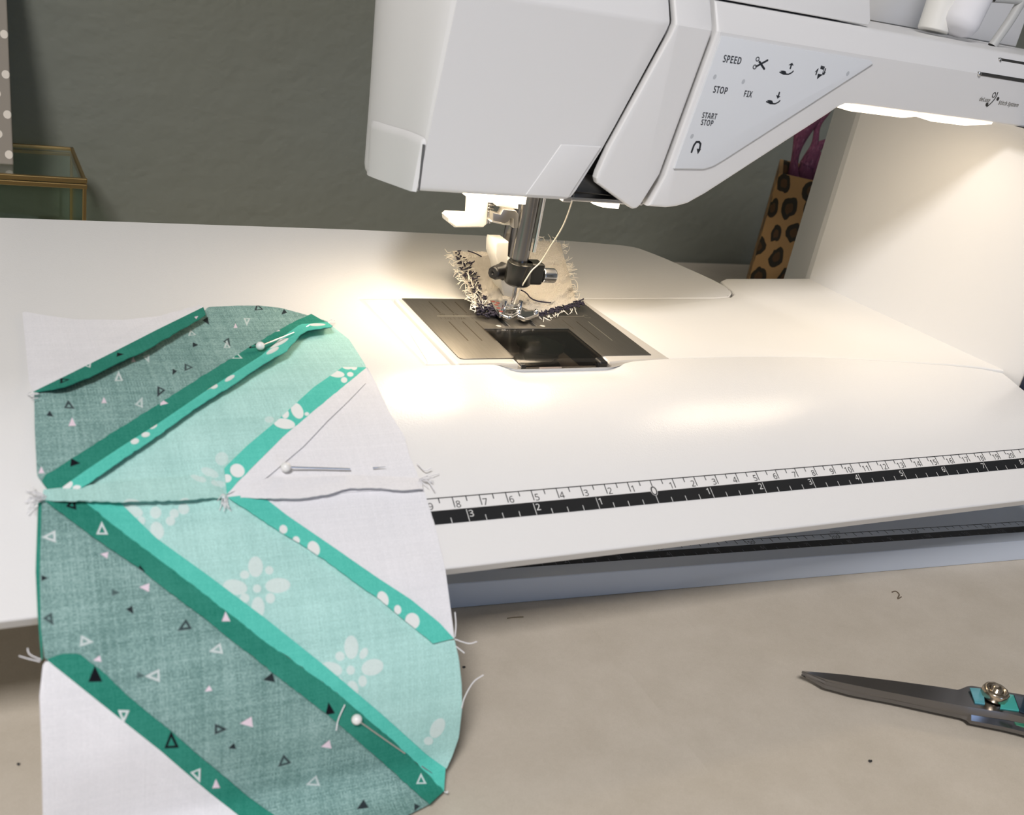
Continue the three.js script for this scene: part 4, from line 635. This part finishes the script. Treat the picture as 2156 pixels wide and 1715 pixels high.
// ───────────── scissors on the desk ─────────────
{
  const P = (x, y, h) => { const p = onY([x, y], h); return [p.x, p.z]; };
  const sc = thing('scissors', 'pair of steel scissors with a turquoise inlay lying on the desk at the right edge', 'scissors', [100, DESK, 170]);
  const yA = -83;
  // blades as bevelled bars: back edge, ridge and cutting edge, each a line of [px, py] at its own height
  const blade = (T, R, L, hT, hR, hL, thick) => { const N = 60, ln = [[T, hT], [R, hR], [L, hL]].map(([q, h]) => [along(q), h]), top = ln.map(([l, h]) => Array.from({ length: N + 1 }, (_, i) => { const q = l.at(i / N); return onY(q, h); })), low = [top[2], top[0]].map((row) => row.map((v) => V(v.x, v.y - thick, v.z))), all = [...top, low[0], low[1], top[0]]; return merge([toCreasedNormals(grid(all).toNonIndexed(), 0.3)]); };
  const T1 = [[1689, 1411.5], [1774, 1419], [1879, 1432], [1975, 1445], [2020, 1452], [2032, 1445], [2047, 1443], [2119, 1456], [2156, 1462], [2300, 1486]];
  const R1 = [[1689, 1412], [1738, 1429], [1795, 1441], [1879, 1458], [1975, 1476], [2035, 1487], [2119, 1500], [2156, 1509], [2300, 1548]];
  const L1 = [[1689.5, 1413], [1738, 1434], [1795, 1448], [1879, 1466], [1975, 1486], [2035, 1498], [2119, 1511], [2156, 1518], [2300, 1562]];
  const R2 = [[1690, 1413], [1738, 1436], [1795, 1450], [1879, 1468], [1975, 1488], [2035, 1501], [2044, 1504], [2119, 1516], [2156, 1523], [2300, 1566]];
  const L2 = [[1690.5, 1414.5], [1736, 1441], [1795, 1457], [1879, 1473], [1975, 1494], [2035, 1507], [2044, 1516], [2119, 1531], [2156, 1540], [2300, 1590]];
  const fix = (q) => (THREE.ShapeUtils.isClockWise(q.map(([x, z]) => new THREE.Vector2(x, -z))) ? q.slice().reverse() : q);
  const bladeM = std([0.24, 0.235, 0.235], 0.22, { metalness: 1 });
  const top = part(sc, 'blade', blade(T1, R1, L1, -84, -83, -85, 1), bladeM, 'upper blade');
  part(sc, 'blade', blade(T1.map(([x, y]) => [x, y + 3]), R2, L2, -87.5, -86, -88, 1.6), bladeM, 'lower blade');
  const tq = [[0.1, 0.36, 0.42], [0.06, 0.42, 0.37], [0.01, 0.03, 0.05], [0.03, 0.2, 0.12]];
  [[[2042, 1447], [2070, 1449], [2074, 1481], [2053, 1478]], [[2110, 1458], [2134, 1462], [2146, 1495], [2106, 1490]], [[2135, 1462], [2162, 1468], [2164, 1502], [2147, 1496]], [[2136, 1519], [2160, 1523], [2160, 1530], [2140, 1524]]].forEach((q, i) => part(top, 'inlay', plate(fix(q.map((p) => P(...p, yA + .3))), yA - 0.3, yA + 0.35, 0.15), phys(tq[i], 0.2, { clearcoat: 1 })));
  const c = P(2092, 1466, yA);
  part(sc, 'pivot_screw', merge([lathe([[0, 0], [5, 0], [5.2, 0.4], [5.2, 3], [4.6, 3.8], [3.6, 3.8], [3.4, 3.2], [2.4, 3.2], [2.2, 4.6], [1.2, 5], [0, 5]], [c[0], yA, c[1]], [0, 1, 0], 10)]), std([0.6, 0.5, 0.38], 0.18, { metalness: 1 }), 'polished pivot screw');
}

// ───────────── things at the wall ─────────────
{
  const dots = canvasTexture(512, 512, (c) => { c.fillStyle = '#8b8377'; c.fillRect(0, 0, 512, 512); c.fillStyle = '#d9d0c2'; for (let j = 0; j < 8; j++) for (let i = 0; i < 8; i++) { c.beginPath(); c.arc((i + (j % 2 ? 0.78 : 0.28)) * 64, (j + 0.5) * 64, 13.5, 0, 7); c.fill(); } });
  dots.wrapS = dots.wrapT = THREE.RepeatWrapping;
  // leaning board: foot away from the wall, top against it
  const a = onZ([29, 347], -285), t = thing('polka_dot_board', 'taupe board with white polka dots leaning on the wall above the glass box', 'board', [a.x - 80, a.y, -285]);
  const lean2 = Math.atan2(WALLZ + 6 + 285, 150), h = 165, w = 170;
  const g = new RoundedBoxGeometry(w, h, 6, 2, 1); g.translate(-w / 2, h / 2, -3); g.rotateX(lean2); g.translate(a.x, a.y, -285);
  { const p = g.attributes.position, uv = g.attributes.uv; for (let i = 0; i < p.count; i++) uv.setXY(i, (p.getX(i) - a.x) / 84, (p.getY(i) - a.y) / 84); }
  part(t, 'panel', g, std([1, 1, 1], 0.8, { map: dots }));
  // glass box with brass edges
  const zf = -262, zb = -335, F = onZ([178, 392], zf), Bk = onZ([165, 325], zb), yt = F.y, x1 = F.x, x0 = x1 - 170;
  const gb = thing('glass_box', 'low clear glass trinket box with brass edges behind the table', 'glass box', [x1 - 80, DESK, (zf + zb) / 2]);
  const r = 1.1, E = (p, q, rr = r) => box(Math.min(p[0], q[0]) - rr, Math.max(p[0], q[0]) + rr, Math.min(p[1], q[1]) - rr, Math.max(p[1], q[1]) + rr, Math.min(p[2], q[2]) - rr, Math.max(p[2], q[2]) + rr, 0.5);
  const yl = yt + 3.4, yb = DESK + 1.2;
  part(gb, 'brass_frame', merge([E([x0, yt, zf], [x1, yt, zf], 1.4), E([x0, yt, zb], [x1, yt, zb]), E([x1, yt, zf], [x1, yt, zb]), E([x0, yt, zf], [x0, yt, zb]), E([x1, yb, zf], [x1, yt, zf]), E([x1, yb, zb], [x1, yt, zb]), E([x0, yb, zf], [x0, yt, zf]), E([x0, yb, zb], [x0, yt, zb]), E([x0, yb, zf], [x1, yb, zf]), E([x0, yb, zb], [x1, yb, zb]), E([x1, yb, zf], [x1, yb, zb])]), M.brass);
  part(gb, 'lid_frame', merge([E([x0, yl, zf], [x1, yl, zf], 1.4), E([x0, yl, zb], [x1, yl, zb]), E([x1, yl, zf], [x1, yl, zb]), E([x0, yl, zf], [x0, yl, zb])]), M.brass, 'brass frame of the lid');
  const pane = new THREE.MeshPhysicalMaterial({ color: 0xf4faf6, roughness: 0.03, transmission: 1, thickness: 0, ior: 1.5 });
  for (const q of [box(x0, x1, yl - 0.3, yl + 0.3, zb, zf), box(x0, x1, yb, yt, zf - 0.3, zf + 0.3), box(x0, x1, yb, yt, zb - 0.3, zb + 0.3), box(x1 - 0.3, x1 + 0.3, yb, yt, zb, zf), box(x0 - 0.3, x0 + 0.3, yb, yt, zb, zf)]) part(gb, 'glass_pane', q, pane);
  const inside = thing('folded_paper', 'white folded paper lying inside the glass box', 'paper', [x1 - 70, DESK + 4, -300]);
  part(inside, 'sheet', slab([[0, 0], [104, 0], [104, 2], [10, 9], [0, 9]].map(([x, y]) => [x1 - 120 + x, DESK + 3 + y]), -325, -272, 0.4), M.white);
}
{
  // patterned box with pink bows
  const fur = canvasTexture(1024, 1024, (c) => {
    c.fillStyle = '#b48b57'; c.fillRect(0, 0, 1024, 1024); const R = rng(9), spots = [];
    for (let j = -1; j < 8; j++) for (let i = -1; i < 9; i++) spots.push([(i + (j % 2 ? 0.5 : 0) + (R() - 0.5) * 0.35) * 128, (j + (R() - 0.5) * 0.35) * 146, 46 + R() * 22]);
    for (const [x, y, r] of spots) { const blob = (k, col) => { c.fillStyle = col; c.beginPath(); for (let i = 0; i <= 18; i++) { const a = i / 18 * 6.2832, q = r * k * (0.6 + 0.65 * noise2(Math.cos(a) * 1.4 + x, Math.sin(a) * 1.4 + y, 3)), X = x + q * 0.72 * Math.cos(a), Y = y + q * 1.2 * Math.sin(a); i ? c.lineTo(X, Y) : c.moveTo(X, Y); } c.fill(); }; blob(1, '#2b2413'); blob(0.5, '#54391a'); }
    for (let i = 0; i < 60; i++) { const x = R() * 1024, y = R() * 1024, r = 9 + R() * 9; if (spots.every((s) => Math.hypot(s[0] - x, s[1] - y) > s[2] * 1.2 + r)) { c.fillStyle = '#2a2013'; c.beginPath(); c.ellipse(x, y, r * 0.8, r * 1.3, R(), 0, 7); c.fill(); } }
  });
  fur.wrapS = fur.wrapT = THREE.RepeatWrapping;
  const z = -225, L = onZ([1640, 364], z), top = L.y, yaw = -0.7, w = 110, d = 70, h = top - DESK, wl = 3;
  const b = thing('leopard_box', 'tall tan box with a leopard spot print standing behind the sewing machine', 'box', [L.x, DESK, z]);
  const turn = (g) => g.rotateY(yaw).translate(L.x, DESK, z);
  const sides = [box(0, w, 0, h, -wl, 0, 0.8), box(0, w, 0, h, -d, -d + wl, 0.8), box(0, wl, 0, h, -d + wl, -wl), box(w - wl, w, 0, h, -d + wl, -wl), box(wl, w - wl, 0, wl, -d + wl, -wl)];
  const g = merge(sides); { const p = g.attributes.position, n = g.attributes.normal, uv = g.attributes.uv; for (let i = 0; i < p.count; i++) uv.setXY(i, (Math.abs(n.getX(i)) > .6 ? p.getZ(i) : p.getX(i)) / 130, p.getY(i) / 130); }
  part(b, 'box_body', turn(g), std([1, 1, 1], 0.7, { map: fur }));
  const pinkMap = canvasTexture(256, 256, (c) => { c.fillStyle = '#7d4358'; c.fillRect(0, 0, 256, 256); const R = rng(4); for (let i = 0; i < 500; i++) { c.fillStyle = ['#56303f', '#94596b', '#6b384c', '#9d6c7c'][i % 4]; c.globalAlpha = 0.6; c.beginPath(); c.arc(R() * 256, R() * 256, 2 + R() * 5, 0, 7); c.fill(); } });
  pinkMap.wrapS = pinkMap.wrapT = THREE.RepeatWrapping;
  const pm = std([1, 1, 1], 0.85, { map: pinkMap });
  const bow = (label, pts, r) => { const P = pts.map(([x, y]) => onZ([x, y], z - 30)); const t = thing('fabric_bow', label, 'fabric', P[0].toArray()); const c = new THREE.CatmullRomCurve3(P, false, 'centripetal'), N = 40, rows = []; for (let i = 0; i <= N; i++) { const p = c.getPoint(i / N), tn = c.getTangent(i / N), side = tn.clone().cross(V(0, 0, 1)).normalize(), row = []; const ww = r * (0.75 + 0.35 * Math.sin(i / N * Math.PI * 2 + r)); for (let k = 0; k <= 14; k++) { const a = k / 14 * 6.2832; row.push(p.clone().addScaledVector(side, Math.cos(a) * ww).add(V(0, 0, Math.sin(a) * ww * 0.55))); } rows.push(row); } const gg = grid(rows); part(t, 'loop', gg, pm); };
  bow('pink patterned cloth loop standing in the leopard box, the left one', [[1668, 400], [1672, 345], [1682, 300], [1700, 255], [1722, 225]], 9);
  bow('pink patterned cloth loop leaning right in the leopard box', [[1690, 395], [1700, 345], [1715, 305], [1722, 262], [1735, 230]], 7);
  bow('dark pink cloth loop folded to the right in the leopard box', [[1700, 350], [1722, 310], [1748, 300], [1762, 310], [1745, 335]], 8.5);
  bow('mauve cloth bundle low in the mouth of the leopard box', [[1712, 398], [1718, 360], [1735, 345], [1756, 352]], 11);
}
// lint on the desk
{
  const lint = (label, pts, r, mat) => { const P = pts.map((p) => onY(p, DESK + r)); const t = thing('lint', label, 'lint', P[0].toArray()); part(t, 'strand', tube(P, r, 20, 5), mat); };
  lint('small curled brown lint on the desk below the grey base', [[1878, 1246], [1886, 1244], [1893, 1250], [1890, 1260], [1898, 1256]], 0.28, std([0.16, 0.12, 0.08], 0.9));
  lint('short tan thread on the desk close to the grey base, left', [[1068, 1301], [1082, 1299], [1102, 1298]], 0.25, std([0.2, 0.16, 0.1], 0.9));
  lint('tiny black speck of lint on the desk below the scissors', [[1829, 1600], [1832, 1602], [1835, 1601]], 0.45, M.black);
  lint('tiny black speck of lint on the desk right of the hanging quilt', [[974, 1403], [977, 1404], [979, 1403]], 0.4, M.black);
  lint('tiny black speck of lint on the desk left of the hanging quilt', [[37, 1607], [39, 1608], [41, 1608]], 0.4, M.black);
}

renderer.render(scene, camera);
